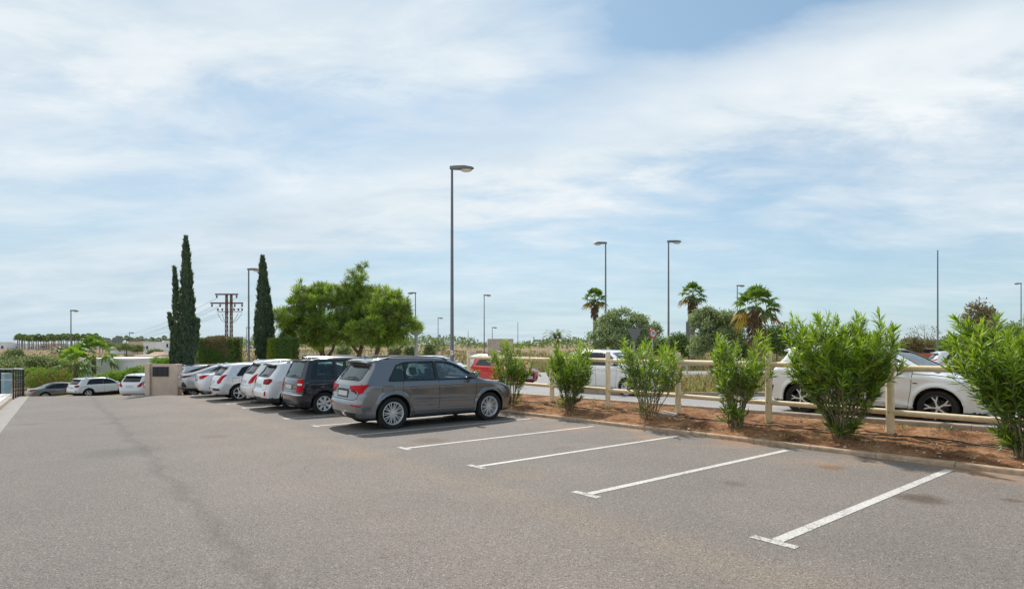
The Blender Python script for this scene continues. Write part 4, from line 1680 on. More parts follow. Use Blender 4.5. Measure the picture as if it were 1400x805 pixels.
def island(name, pts, zt, h, mat_top, mat_k, kw=.18):
    """pts ccw outline (x, y)"""
    n = len(pts)
    cx, cy = sum(p[0] for p in pts) / n, sum(p[1] for p in pts) / n
    V, F, M = [], [], []
    inner = inset(pts, -kw)
    for (x, y) in pts: V.append((x, y, zt(x, y) - .2))
    for (x, y) in pts: V.append((x, y, zt(x, y) + h))
    for (x, y) in inner: V.append((x, y, zt(x, y) + h))
    for i in range(n):
        j = (i + 1) % n
        F += [(i, j, n + j, n + i), (n + i, n + j, 2 * n + j, 2 * n + i)]
    ok = mk(name + '_kerb', V, F, mat_k)
    struct(ok)
    V = [(x, y, zt(x, y) + h - .02) for x, y in inner]
    og = mk(name, V, [tuple(range(n))], mat_top)
    bm = bmesh.new()
    bm.from_mesh(og.data)
    bmesh.ops.triangulate(bm, faces=bm.faces)
    bm.to_mesh(og.data)
    bm.free()
    struct(og)


zs = lambda x, y: zstreet(x, y)
isl = [(2.6, 20.5), (5.2, 18.5), (8.6, 18.3), (14, 18.9), (22, 19.5), (34, 19), (34, 34), (18, 38), (6, 34), (2.8, 25)]
island('traffic_island', isl, zs, .13, M_FIELD, M_KERB_G)
V = []
gx, gy = np.arange(2, 70, 3.), np.arange(2, 46, 2.)
V = [(x, y, zstreet(x, y) - .012) for y in gy for x in gx + 0]
nn = len(gx)
Vk, Fk = [], []
for j in range(len(gy) - 1):
    for i in range(nn - 1):
        q = [(gx[i], gy[j]), (gx[i + 1], gy[j]), (gx[i + 1], gy[j + 1]), (gx[i], gy[j + 1])]
        if all(unlot(*p)[1] > 12 for p in q):
            o = len(Vk)
            Vk += [(a, b, zstreet(a, b) - .012) for a, b in q]
            Fk.append((o, o + 1, o + 2, o + 3))
struct(mk('road', Vk, Fk, M_STREET), 'side road beyond the street')
# ------------------------------------------------------------------ cars
PW = paint('white car paint', (.86, .87, .88), 0, .22)
PWW = paint('warm white car paint', (.85, .84, .82), 0, .22)
PG = paint('grey metallic car paint', (.215, .225, .24), .6, .17, True, .2)
PS = paint('silver metallic car paint', (.52, .53, .55), .7, .32, True)
PSL = paint('pale silver car paint', (.74, .75, .77), .3, .25, True)
PN = paint('near black blue car paint', (.004, .007, .017), .0, .16, dust=.15)
PB = paint('dark blue car paint', (.02, .06, .16), .3, .25)
PR = paint('red car paint', (.72, .012, .008), 0, .28)
PK = paint('black car paint', (.012, .013, .016), 0, .25)
PO = paint('orange car paint', (.60, .14, .04), 0, .3)
NROW = 'cars parked side by side in the marked bays'
d_in = (DX, DY)
slope_d = .0084 * DX - .0225 * DY      # rise per metre along a bay


def row_car(spec, pm, s, t, label, yaw=0., h=.03):
    """s: centre line of the car in the row, t: its rear bumper"""
    x, y = lot(s, t)
    a = TH + yaw
    hd = (math.cos(a), math.sin(a))
    return build_car(spec, pm, label, NROW, x, y, plane(x, y), hd, h, slope=math.atan(slope_d) * 1.0)


row_car('tallsuv', PG, 10.24, .26, 'grey metallic crossover nearest the camera, tinted rear glass and ten-spoke alloys', 0, .018)
row_car('mpv', PN, 14.75, .44, 'black people carrier with chrome roof rails beside the grey crossover', 0, .025)
row_car('crossover', PW, 17.0, .2, 'white crossover with black spoiler and dark sills next to the black people carrier')
row_car('minimpv', PWW, 19.9, .45, 'tall white hatchback with slanted red lamps between the black-spoilered crossover and the silver hatchback')
row_car('hatch', PSL, 22.4, -.1, 'pale silver hatchback with large red lamps, black strip on its rear bumper')
row_car('sedan', PW, 25.5, -.1, 'white saloon with long red lamps between two silver cars')
row_car('fastback', PS, 28.6, -.3, 'silver fastback saloon with dark lower bumper, last but one in the row')
row_car('suv', PSL, 31.6, -.2, 'pale silver car half hidden at the far end of the row by the mailbox wall')

# street cars
hs = (DY, -DX)      # driving direction of the street (towards the camera side)


def street_car(spec, pm, u, Y, label, group=None, hd=None, zg=None, h=.035, steer=0.):
    hd = hd or hs
    x = (u - 700) / F_PX * Y
    return build_car(spec, pm, label, group, x, Y, zg if zg is not None else zstreet(x, Y), hd, h, steer=steer)


# kerbside white crossover: near side at t=8.42
SL_ST = -math.atan(.0084 * hs[0] - .0225 * hs[1])
x, y = lot(4.60, 8.46 + .91)
build_car('bigcross', PW, 'large white crossover with black bladed wheels parked at the street kerb behind the nearest bushes', 'cars on the street behind the fence', x, y, zstreet(x, y) , hs, .025)
x, y = lot(13.5, 10.95)
build_car('minimpv', PW, 'white hatchback driving on the street between the second and third bushes', 'cars on the street behind the fence', x, y, zstreet(x, y), hs, .03)
x, y = lot(22.6, 12.9)
build_car('smallhatch', PR, 'small bright red hatchback seen through the bushes behind the fence', 'cars on the street behind the fence', x, y, zstreet(x, y), hs, .03)
street_car('hatch', PW, 563, 38.5, 'white car passing behind the grey crossover, only its roof showing', 'cars on the street behind the fence', hd=(.93, -.36))
street_car('hatch', PSL, 640, 41, 'pale silver car behind the red hatchback', 'cars on the street behind the fence', hd=(.95, -.3))
street_car('suv', PB, 1478, 19.5, 'dark blue car beyond the rightmost oleander bush', 'cars on the street behind the fence', hd=(-.97, -.24))
street_car('smallhatch', PO, 1240, 58, 'orange red car far off beyond the white crossover bonnet', 'cars on the street behind the fence', hd=(.98, -.2))
street_car('hatch', PSL, 1265, 33, 'silver car just over the bonnet of the large white crossover', 'cars on the street behind the fence', hd=(.9, -.43))

# cars below the crest on the left
GL = 'cars parked beyond the end of the car park'


def low_car(spec, pm, u, Y, label, hd, zc=None):
    x = (u - 700) / F_PX * Y
    return build_car(spec, pm, label, GL, x, Y, plane(x, Y) if zc is None else zc, hd, .035)


low_car('convertible', PG, 37, 46.0, 'low grey car with a black roof half sunk behind the crest beside the railing', (.62, .78), zc=-2.95)
low_car('crossover', PW, 96, 45, 'white crossover with dark wheel arches just over the crest of the aisle', (.45, .89), zc=-2.62)
low_car('minimpv', PW, 176, 38, 'white hatchback with dark rear window between the crossover and the mailbox wall', (.054, .997), zc=-2.0)
low_car('smallhatch', PWW, 309, 32.4, 'small white car emerging from behind the mailbox wall', (-.80, -.60), zc=-1.0)

# ------------------------------------------------------------------ fence, bushes, planting strip
fence = empty('post_rail_fence', (*lot(0, 7.0), 0))
tag(fence, 'ochre post and rail fence running along the back of the planting strip', 'fence')
fx0, fy0 = lot(0, 7.0)
fs = [1.443 + 2.262 * i for i in range(-3, 7)]
for i, s in enumerate(fs):
    x, y = lot(s, 7.0)
    zb = zsoil(s, 7.0)
    m = MB()
    top = 1.42 - .004 * s
    m.lathe([(.0, top), (.055, top - .004), (.066, top - .02), (.07, zb - .3)], 18, 'z', off=(x - fx0, y - fy0, 0))
    m.build('post', M_POST, fence, True)
    if i < len(fs) - 1:
        x2, y2 = lot(fs[i + 1], 7.0)
        for zr, rr in ((1.175, .055), (.375, .052)):
            m = MB()
            jz = rnd.uniform(-.012, .012)
            m.tube([(x - fx0 + .04 * (x2 - x) / 2.26, y - fy0 + .04 * (y2 - y) / 2.26, zr - .004 * s + jz), (x2 - fx0 - .04 * (x2 - x) / 2.26, y2 - fy0 - .04 * (y2 - y) / 2.26, zr - .004 * fs[i + 1] + jz)], rr, 14)
            m.build('rail', M_POST, fence, True)
    m = MB()
    for zr in (1.175, .375):
        m.box(-.008, .008, -.008, .008, -.008, .008, mat=Matrix.Translation((x - fx0 - DX * .07, y - fy0 - DY * .07, zr - .004 * s)))
    m.build('bolt', M_DARKM, fence)


def bush_at(u, v, t, seed, height, spread, label, **kw):
    """intersect the ray with the strip row t"""
    U = (u - 700) / F_PX
    s = (OX + DX * t - U * (OY + DY * t)) / (DY + U * DX)
    x, y = lot(s, t)
    return oleander(seed, x, y, zsoil(s, t) - .02, height, spread, label, **kw)


bush_at(1400, 640, 6.1, 21, 2.15, .95, 'oleander bush at the right edge of the picture, its leaves reaching over the kerb', nst=28, leafn=1.4, low=2.5)
bush_at(1152, 604, 6.05, 12, 2.2, .88, 'tallest spreading oleander bush, in front of the white crossover door', nst=28, leafn=1.5, lean=(-.04, 0), low=3.5)
bush_at(1006, 584, 6.1, 13, 1.90, .72, 'oleander bush in front of the post beside the white crossover rear', leafn=.8, lean=(.05, 0), nst=16, low=2.4)
bush_at(886, 570, 6.1, 14, 1.82, .86, 'oleander bush with bare lower stems in front of the white moving hatchback', leafn=.75, nst=17, low=.5)
bush_at(779, 560, 6.1, 15, 1.80, .78, 'oleander bush with leafy foot left of the white moving hatchback', leafn=.85, nst=20, low=2.4)
bush_at(699, 553, 6.0, 16, 1.85, .66, 'oleander bush right at the nose of the grey crossover', leafn=.75, nst=15, low=1.5)
bush_at(640, 540, 6.3, 17, 1.15, .34, 'small oleander bush mostly hidden by the grey crossover bonnet', nst=8)
bush_at(1620, 700, 6.1, 18, 1.7, .62, 'oleander bush beyond the right edge', nst=12) if False else None

# irrigation hose
r = np.random.RandomState(5)
m = MB()
pts = []
for s in np.arange(-3, 12.2, .25):
    t = 6.42 + .10 * math.sin(s * 1.3) + .05 * math.sin(s * 3.1)
    x, y = lot(s, t)
    pts.append((x, y, zsoil(s, t) + .028 + .02 * max(0, math.sin(s * 2.2))))
m.tube(pts, .011, 6)
o = m.build('irrigation_hose', M_HOSE, None, True)
tag(o, 'thin black irrigation hose lying on the reddish soil', 'hose')
# concrete footings at post bases
for i, s in enumerate((fs[5], fs[3] - .05)):
    x, y = lot(s, 6.62)
    m = MB()
    m.box(-.30, .30, -.20, .20, -.15, .07, c=.03, mat=Matrix.Rotation(R(25), 4, 'Z') @ Matrix.Rotation(R(6), 4, 'X'))
    if i == 0:
        o = m.build('concrete_footing', M_SLAB, None, False, (x, y, zsoil(s, 6.6)), TH)
        tag(o, 'broken slab of old concrete at the foot of the fence post', 'slab')
# stones and twigs
def scatter_stones(n, name, smin, smax, tmin, tmax, rad, mat, zf):
    V, F = [], []
    r = np.random.RandomState(3 + n)
    for i in range(n):
        s, t = r.uniform(smin, smax), r.uniform(tmin, tmax)
        x, y = lot(s, t)
        k = rad * r.uniform(.4, 1.) * (2 if r.rand() < .06 else 1)
        z = zf(s, t) + k * .2
        o = len(V)
        a = r.uniform(0, 6)
        ring = 5
        for j in range(ring):
            w = a + 2 * PI * j / ring
            q = k * r.uniform(.7, 1.3)
            V.append((x + math.cos(w) * q, y + math.sin(w) * q, z + r.uniform(-.3, .3) * k))
        V.append((x + r.uniform(-.3, .3) * k, y + r.uniform(-.3, .3) * k, z + k * .7))
        V.append((x, y, z - k * .7))
        for j in range(ring):
            F.append((o + j, o + (j + 1) % ring, o + ring))
            F.append((o + (j + 1) % ring, o + j, o + ring + 1))
    o = mk(name, V, F, mat)
    return tag(o, kind='stuff', label='small stones and clods scattered over the soil', cat='stones')


scatter_stones(900, 'gravel', -3, 11.5, 5.3, 7.9, .022, M_STONE, lambda s, t: zsoil(s, t) - .002)


def tufts(name, pts, mats, wts, hmin, hmax, blades, spread, seed, label, wid=.012, cat='grass'):
    r = np.random.RandomState(seed)
    n = len(pts)
    P = np.repeat(np.array(pts, float), blades, 0)
    k = len(P)
    P[:, :2] += r.normal(size=(k, 2)) * spread
    D = np.concatenate([r.normal(size=(k, 2)) * .45, np.ones((k, 1))], 1)
    L = r.uniform(hmin, hmax, k)
    V, T = cards(P, D, rdir(r, k), L, L * wid / .1)
    mi = r.choice(len(mats), k, p=np.array(wts) / sum(wts))
    o = mk(name, V, T, mats, None, False, mi)
    return tag(o, label, cat, kind='stuff')


pts = []
for i in range(34):
    s, t = r.uniform(-2, 11), r.uniform(5.5, 7.8)
    x, y = lot(s, t)
    pts.append((x, y, zsoil(s, t) - .01))
tufts('weeds', pts, [L_OL1, L_OL3, L_DRY], [2, 2, 3], .05, .16, 12, .06, 4, 'small weeds and dry stalks in the reddish soil', .01)
pts = []
for i in range(520):
    s, t = r.uniform(-2, 11), r.uniform(5.4, 7.9)
    x, y = lot(s, t)
    pts.append((x, y, zsoil(s, t) + .0))
rr = np.random.RandomState(9)
P = np.repeat(np.array(pts), 5, 0) + np.concatenate([rr.normal(size=(2600, 2)) * .10, rr.rand(2600, 1) * .02], 1)
V, T = cards(P, np.concatenate([rr.normal(size=(2600, 2)), rr.normal(size=(2600, 1)) * .1], 1), rdir(rr, 2600) + [0, 0, 1.5], rr.uniform(.05, .13, 2600), .014)
tag(mk('leaf_litter', V, T, [L_DRY2, L_DRY, B_BARK], None, False, rr.choice(3, 2600)), 'fallen dry leaves on the soil under the bushes', 'litter', kind='stuff')

# ------------------------------------------------------------------ lamps


def lamp(u, vtop, Y, label, arm=1, name='street_lamp', rad=.085, zb=None, head=True, kind='cobra', group='tall street lamps along the roads', turn=0.):
    x, y, zt = at(u, vtop, Y)
    if zb is None: zb = zterrain(x, Y)
    root = empty(name, (x, y, zb))
    tag(root, label, 'street lamp', group)
    H = zt - zb
    m = MB()
    m.tube([(0, 0, -.2), (0, 0, .9), (0, 0, .95), (0, 0, H)], [rad * 1.35, rad * 1.3, rad, rad * .62], 12)
    m.build('pole', M_GREYM, root, True)
    k = rad / .085
    Mt = Matrix.Translation((0, 0, H)) @ Matrix.Rotation(turn, 4, 'Z')
    if head:
        m = MB()
        V = []
        ln = .98 * k * arm
        sec = [(-.10, .06, .11), (.12, .10, .13), (.55, .17, .13), (.85, .16, .10), (.98, .06, .04)]
        for (a, wd, hh) in sec:
            for (py, pz) in ((-1, -.35), (-1, .35), (-.6, .9), (.6, .9), (1, .35), (1, -.35)):
                V.append(Mt @ Vector((a * k * arm, py * wd * k, pz * hh * k + .02 * k)))
        Fs = []
        for i in range(4):
            for j in range(6):
                Fs.append((i * 6 + j, i * 6 + (j + 1) % 6, (i + 1) * 6 + (j + 1) % 6, (i + 1) * 6 + j))
        Fs += [tuple(range(6)), tuple(24 + q for q in range(6))[::-1]]
        m.add(V, Fs)
        hd = m.build('lamp_head', M_GREYM, root, True)
        m = MB()
        bm = bmesh.new()
        bmesh.ops.create_uvsphere(bm, u_segments=12, v_segments=8, radius=1)
        Vv = [tuple(Mt @ Vector((.64 * k * arm + v.co.x * .27 * k, v.co.y * .14 * k, -.05 * k + v.co.z * .10 * k))) for v in bm.verts]
        m.add(Vv, [tuple(v.index for v in f.verts) for f in bm.faces])
        bm.free()
        m.build('lamp_cover', M_LAMPG, hd, True)
    return root


lamp(618, 231, 29, 'tallest street lamp, rising behind the grey crossover', 1, rad=.095, zb=zstreet(-3, 29) - .1)
lamp(828, 333, 46, 'street lamp with head pointing left beside the white hatchback', -1)
lamp(914, 331, 44, 'street lamp standing between the two round grey-green trees', 1)
lamp(1282, 342, 48, 'slim pole without arm behind the bonnet of the white crossover', 1, head=False, rad=.07)
lamp(1008, 391, 80, 'street lamp behind the shaggy fan palm', 1, rad=.09)
lamp(340, 369, 46, 'street lamp left of the single cypress', 1)
lamp(568, 401, 92, 'street lamp rising behind the back of the round sign', -1, rad=.11)
lamp(599, 435, 170, 'far street lamp just left of the tallest lamp', 1, rad=.13)
lamp(662, 404, 95, 'street lamp above the concrete block', 1, rad=.10)
lamp(673, 448, 190, 'small far lamp directly above the concrete block', 1, rad=.14)
lamp(97, 425, 85, 'street lamp above the bright fan palms on the left', 1, rad=.10)
lamp(177, 455, 190, 'tiny far lamp above the white villas', 1, rad=.14)
lamp(337, 448, 180, 'tiny far lamp between the pylon and the cypress', 1, rad=.12)
lamp(708, 440, 150, 'thin far pole with a small side bracket', 1, rad=.10, head=False)
lamp(640, 452, 260, 'thin far pole right of the tallest lamp', 1, rad=.16, head=False)
lamp(737, 466, 260, 'tiny far lamp left of the small date palm', 1, rad=.14)
lamp(941, 426, 70, 'thin pole beside the tall fan palm trunk', 1, rad=.06, head=False)
lamp(1396, 388, 60, 'dark pole at the right edge above the bush', -1, rad=.06)
lamp(1267, 455, 200, 'tiny far pole over the orange car', 1, rad=.12, head=False)

m = MB()
px_, py_ = (618 - 700) / F_PX * 29, 29
m.box(-.07, .07, -.118, -.112, -.12, .12)
m.box(-.05, .05, -.121, -.117, .02, .05, m=1)
m.box(-.05, .03, -.121, -.117, -.05, -.03, m=1)
tag(m.build('paper_notice', [M_WHITE, M_GREYM], None, False, (px_, py_, 1.6 - 12 / F_PX * 29)), 'small white notice stuck to the tallest lamp pole', 'notice')

# ------------------------------------------------------------------ signs


def sign_pole(root, H, rad=.035, mat=None):
    m = MB()
    m.tube([(0, 0, -.2), (0, 0, H)], rad, 10)
    m.build('pole', mat or M_LIGHTM, root, True)


Y = 36
x, y, z = at(569, 449, Y)
zb = zterrain(x, Y)
root = empty('road_sign', (x, y, zb))
tag(root, 'back of a round traffic sign on a stout grey pole right of the pine trees', 'sign')
sign_pole(root, z - zb - .3, .11, M_LIGHTM)
m = MB()
m.lathe([(0, .0), (.43, 0), (.45, .012), (.45, -.012), (.43, -.02), (0, -.02)], 40)
sf = m.build('sign_face', M_LIGHTM, root, True, (0, -.13, z - zb))
m = MB()
for q in (-.07, .07):
    m.box(.10 + q - .045, .10 + q + .045, -.04, -.018, -.05, .05, c=.01)
m.build('clamp', M_DARKM, sf)

Y = 34
x, y, z = at(867, 458, Y)
zb = zstreet(x, Y)
root = empty('yield_sign', (x, y, zb))
tag(root, 'grey back of a triangular sign pointing down above the oleander bush', 'sign')
sign_pole(root, z - zb + .38)
m = MB()
m.prism([(-.46, .40), (.46, .40), (.03, -.40), (-.03, -.40)], -.02, .0)
m.build('sign_face', M_GREYM, root, False, (0, -.05, z - zb))
Y = 36
x, y, z = at(892, 455.5, Y)
zb = zstreet(x, Y)
root = empty('speed_limit_sign', (x, y, zb))
tag(root, 'round red-rimmed speed limit sign reading 20 beside the triangular sign', 'sign')
root.rotation_euler = (0, 0, R(32))
sign_pole(root, z - zb - .2)
m = MB()
m.lathe([(0, -.03), (.30, -.03), (.31, -.04), (.31, -.055), (0, -.055)], 36)
m.build('sign_face', M_WHITE, root, True, (0, 0, z - zb))
m = MB()
m.lathe([(.22, -.058), (.30, -.058), (.312, -.052), (.312, -.035), (.22, -.052)], 36, closed=True)
m.build('red_rim', M_RED, root, True, (0, 0, z - zb))
tx = bpy.data.curves.new('numerals', 'FONT')
tx.body = '20'
tx.size = .27
tx.align_x = 'CENTER'
tx.align_y = 'CENTER'
tx.extrude = .003
tx.materials.append(M_BLACK)
to_ = bpy.data.objects.new('numerals', tx)
COL.objects.link(to_)
bpy.context.view_layer.update()
me_ = bpy.data.meshes.new_from_object(to_)
bpy.data.objects.remove(to_)
to = link(bpy.data.objects.new('numerals', me_), root)
to.location = (0, -.060, z - zb)
to.rotation_euler = (R(90), 0, 0)
x, y, z = at(944, 452, 70)
m = MB()
m.box(-.55, .55, -.03, .03, -1.1, 1.1, c=.02)
m.tube([(-.3, .05, -3.2), (-.3, .05, 1.0)], .05, 8)
m.tube([(.3, .05, -3.2), (.3, .05, 1.0)], .05, 8)
tag(m.build('direction_board', M_GREYM, None, False, (x, y, z)), 'dark upright back of a direction board beside the tall fan palm', 'sign')

# concrete block
x, y, z = at(684, 463, 37)
zb = zstreet(x, y)
m = MB()
m.box(-.82, .82, -.35, .35, -.2, z - zb, c=.02)
o = m.build('concrete_kiosk', M_CONC, None, False, (x, y, zb), R(4))
tag(o, 'tall rough beige concrete block standing behind the red hatchback', 'concrete block')
x, y, z = at(601, 486, 46)
m = MB()
m.box(-.14, .14, -.1, .1, -2, 0, c=.02)
tag(m.build('concrete_marker', M_CREAM, None, False, (x, y, z + .3)), 'small pale post left of the tallest lamp foot', 'post')
x, y, z = at(646, 481, 46)
m = MB()
m.box(-.3, .3, -.2, .2, -2, .1, c=.03)
tag(m.build('utility_box', M_CREAM, None, False, (x, y, z)), 'small pale utility box left of the concrete block', 'utility box')

# mailbox wall at the end of the row
x0, _, _ = at(209, 500, 28)
root = empty('mailbox_wall', (x0, 28, plane(x0, 28)))
tag(root, 'cream rendered wall holding a bank of dark mailboxes at the end of the car park', 'wall')
ztop = at(209, 497.5, 28)[2] - plane(x0, 28)
m = MB()
m.box(0, 1.30, -.15, .25, -.6, ztop, c=.015)
m.box(-.24, 0.0, -.26, .30, -.6, ztop + .04, c=.015)
m.build('wall_body', M_CREAM, root)
m = MB()
zt = at(0, 501, 28)[2] - plane(x0, 28)
zb = at(0, 514, 28)[2] - plane(x0, 28)
m.box(.10, .86, -.20, -.14, zb, zt, c=.008)
mbx = m.build('mailbox_bank', M_DARKM, root)
for i in range(4):
    for j in range(3):
        m = MB()
        zz0 = zb + .02 + i * (zt - zb - .03) / 4
        m.box(.12 + j * .245, .12 + j * .245 + .225, -.216, -.198, zz0, zz0 + (zt - zb) / 4 - .03, c=.005)
        m.box(.17 + j * .245, .17 + j * .245 + .12, -.219, -.214, zz0 + .05, zz0 + .06)
        m.build('mailbox_door', [M_DARKM], mbx)

# ------------------------------------------------------------------ railing by the walkway
P0 = Vector((-23.0, 27.0))
RD = Vector((.59, -.807))
root = empty('metal_railing', (P0.x, P0.y, 0))
tag(root, 'black metal railing with pale handrail at the end of the walkway', 'railing')
n = 4
for i in range(n + 1):
    s = i * .93
    px, py = s * RD.x, s * RD.y
    zg = plane(P0.x + px, P0.y + py) + .14
    m = MB()
    m.box(px - .022, px + .022, py - .022, py + .022, zg - .3, zg + 1.12, c=.005)
    if i in (0, 1, 2, 3, 4, 5, 6): m.build('post', M_DARKM, root)
for hh, mt, w in ((1.14, M_LIGHTM, .03), (.55, M_DARKM, .015), (.85, M_DARKM, .015), (.25, M_DARKM, .015)):
    m = MB()
    e = n * .93
    m.tube([(0, 0, plane(P0.x, P0.y) + .14 + hh), (e * RD.x, e * RD.y, plane(P0.x + e * RD.x, P0.y + e * RD.y) + .14 + hh)], w, 8)
    m.build('handrail' if hh > 1 else 'rail', mt, root, True)
root = empty('metal_railing', (P0.x - .12, P0.y + .2, 0))
tag(root, 'straight black metal railing running off the left edge of the picture', 'railing')
zg = plane(P0.x, P0.y) + .14
for i in range(4):
    m = MB()
    m.box(-i * 1.1 - .035, -i * 1.1 + .035, -.035, .035, zg - .3, zg + 1.12, c=.005)
    m.build('post', M_DARKM, root)
for hh, mt, w in ((1.14, M_LIGHTM, .03), (.62, M_LIGHTM, .018)):
    m = MB()
    m.tube([(.05, 0, zg + hh), (-4, 0, zg + hh)], w, 8)
    m.build('handrail' if hh > 1 else 'rail', mt, root, True)

# ------------------------------------------------------------------ trees near the row
# pines
def pine(seed, u, Y, label, lobes, trunks, n, zb=None):
    x = (u - 700) / F_PX * Y
    zb = zterrain(x, Y) if zb is None else zb
    r = np.random.RandomState(seed + 500)
    sub_ = []
    for (cx, cy, cz, rx, ry, rz) in lobes:
        k = 3 if rx < .45 else 13
        for d in rdir(r, k):
            f = r.uniform(.45, .88)
            q = r.uniform(.26, .42) if k > 3 else .6
            sub_.append((cx + d[0] * rx * f, cy + d[1] * ry * f, cz + d[2] * rz * f, rx * q, ry * q, max(rz * q * .8, .12)))
    lb = np.array(lobes)
    for i in range(26):      # straggling leaders on the outline
        k = r.randint(len(lb))
        a = r.uniform(0, 2 * PI)
        e = r.uniform(.1, 1.4)
        d = np.array([math.cos(a) * math.cos(e), math.sin(a) * math.cos(e), math.sin(e)])
        p = lb[k, :3] + d * lb[k, 3:6] * r.uniform(1.02, 1.22)
        sub_.append((p[0], p[1], p[2], .10, .10, .28))
    lobes = sub_
    return clumpy('pine_tree', label, 'pine tree', 'pine trees behind the parked cars', seed, x, Y, zb, lobes, int(n * .72), .40, [L_PINE1, L_PINE2, L_PINE3], [5, 3.5, 2.5], trunks,
                  up=.25, per=24, spread=.40, root_name='pine_tree', kind='needle')


def Z(v, Y, zb): return 1.6 + (470 - v) / F_PX * Y - zb


def X(u, Y, x0): return (u - 700) / F_PX * Y - x0


def lobes_px(L, Y, u0, zb):
    x0 = (u0 - 700) / F_PX * Y
    k = Y / F_PX
    return [(X(u, Y, x0), dy, Z(v, Y, zb), ru * k, ru * k * .9, rv * k) for (u, v, ru, rv, dy) in L]


Y = 36
zb = -1.0
A = [(420, 418, 27, 20, 0), (405, 437, 25, 18, -.6), (388, 440, 9, 15, .3), (438, 400, 20, 13, .4), (450, 440, 26, 19, -.4), (428, 455, 26, 12, .2), (458, 412, 17, 16, .5), (410, 400, 10, 8, .1), (408, 456, 22, 13, .1), (436, 466, 20, 9, -.3), (455, 462, 14, 9, .2)]
pine(31, 443, Y, 'left pine tree of the group, its rounded crown close to the cypress', lobes_px(A, Y, 443, zb),
     [([(0, 0, -.3), (.05, 0, 1.6), (-.2, 0, 2.2), (-.9, 0, 3.4)], [.20, .17, .14, .06]), ([(.05, 0, 1.5), (.5, .1, 2.2), (.9, 0, 3.4)], [.14, .10, .05]), ([(-.1, 0, 1.9), (-.1, .2, 3), (0, .2, 4.2)], [.12, .09, .04])], 1500, zb)
B = [(492, 421, 30, 22, 0), (480, 404, 24, 13, .3), (505, 399, 15, 11, .2), (490, 384, 7, 8, .2), (495, 372, 3.5, 7, .1), (470, 394, 7, 7, .1), (478, 380, 4, 6, .2), (485, 440, 28, 16, -.6), (520, 400, 9, 9, .2), (474, 455, 24, 13, .2), (490, 462, 20, 10, -.4)]
pine(32, 487, Y + 1, 'middle pine tree with a thin ragged top, tallest of the group', lobes_px(B, Y + 1, 487, zb),
     [([(0, 0, -.3), (.0, 0, 1.3), (.35, 0, 2.4), (.5, 0, 3.6), (.6, 0, 5.6)], [.20, .17, .13, .10, .03]), ([(.2, 0, 1.9), (-.5, .1, 2.8), (-.9, 0, 3.8)], [.11, .08, .04])], 1500, zb)
C_ = [(530, 425, 27, 19, 0), (545, 440, 20, 15, -.3), (520, 450, 26, 13, -.7), (500, 455, 20, 12, -.9), (548, 455, 14, 8, .2), (568, 449, 5, 8, .1), (540, 410, 14, 12, .3), (555, 425, 9, 10, .3), (508, 463, 18, 9, -.2), (536, 462, 22, 10, .2)]
pine(33, 513, Y - 1, 'right pine tree with low spreading branches beside the round sign', lobes_px(C_, Y - 1, 513, zb),
     [([(0, 0, -.3), (0, 0, 1.2), (.1, 0, 2.1), (.5, 0, 3.2)], [.20, .18, .13, .06]), ([(0, 0, 1.3), (-.8, -.1, 1.7), (-1.3, 0, 2.3)], [.10, .07, .04]), ([(.05, 0, 1.5), (1., .1, 2.0), (1.9, 0, 2.6)], [.11, .07, .03])], 1500, zb)


def cypress(seed, u, vtop, vbot, Y, lobes, label, zb):
    x0 = (u - 700) / F_PX * Y
    r = np.random.RandomState(seed)
    root = empty('cypress_tree', (x0, Y, zb))
    tag(root, label, 'cypress tree')
    k = Y / F_PX
    V, T, M = [], [], []
    o = 0
    for (ub, vb, ut, vt, w, n) in lobes:
        f = r.rand(n) ** .85
        zc = Z(vb, Y, zb) + (Z(vt, Y, zb) - Z(vb, Y, zb)) * f
        xc = X(ub, Y, x0) + (X(ut, Y, x0) - X(ub, Y, x0)) * f
        rad = w * k * np.interp(f, [0, .12, .35, .6, .8, .93, 1], [.55, .9, 1., .8, .5, .26, .06]) * (1 + .22 * np.sin(zc * 5 + r.uniform(0, 6)) * r.rand(n) + .10 * np.sin(zc * 13))
        a = r.uniform(0, 2 * PI, n)
        rr_ = rad * (1 - .5 * r.rand(n) ** 2.5)
        P = np.stack([xc + np.cos(a) * rr_, np.sin(a) * rr_, zc], 1)
        D = np.stack([np.cos(a) * .30, np.sin(a) * .30, np.ones(n)], 1) + r.normal(size=(n, 3)) * .16
        Vv, Tt = cards(P, D, np.stack([np.cos(a), np.sin(a), np.zeros(n)], 1) + r.normal(size=(n, 3)) * .5, r.uniform(.10, .26, n), r.uniform(.03, .08, n))
        V.append(Vv)
        T.append(Tt + o)
        o += len(Vv)
        M.append(r.choice(2, n, p=[.6, .4]))
    mk('crown', np.concatenate(V), np.concatenate(T), [L_CYP1, L_CYP2], root, False, np.concatenate(M))
    m = MB()
    m.tube([(0, 0, -.3), (0, 0, Z(vtop, Y, zb) * .5), (0, 0, Z(vtop, Y, zb) * .85)], [.13, .10, .03], 8)
    m.build('trunk', B_BARK, root, True)


cypress(41, 254, 330, 506, 31, [(258, 508, 254, 326, 9.3, 9500), (246, 506, 238.5, 367, 5.6, 3600), (247, 488, 231, 430, 5, 1700), (262, 490, 271, 438, 5, 1700), (242, 508, 236, 466, 6, 2600), (262, 500, 262, 400, 6, 1500), (250, 508, 250, 440, 9, 2500)], 'double-topped dark cypress tree behind the mailbox wall', -1.1)
cypress(42, 362, 355, 498, 35, [(363, 502, 359, 352, 10.5, 11000), (356, 496, 350, 434, 5.5, 1800), (370, 480, 369, 410, 5, 1500)], 'single dark cypress tree with a bent tip beside the street lamp', -1.1)


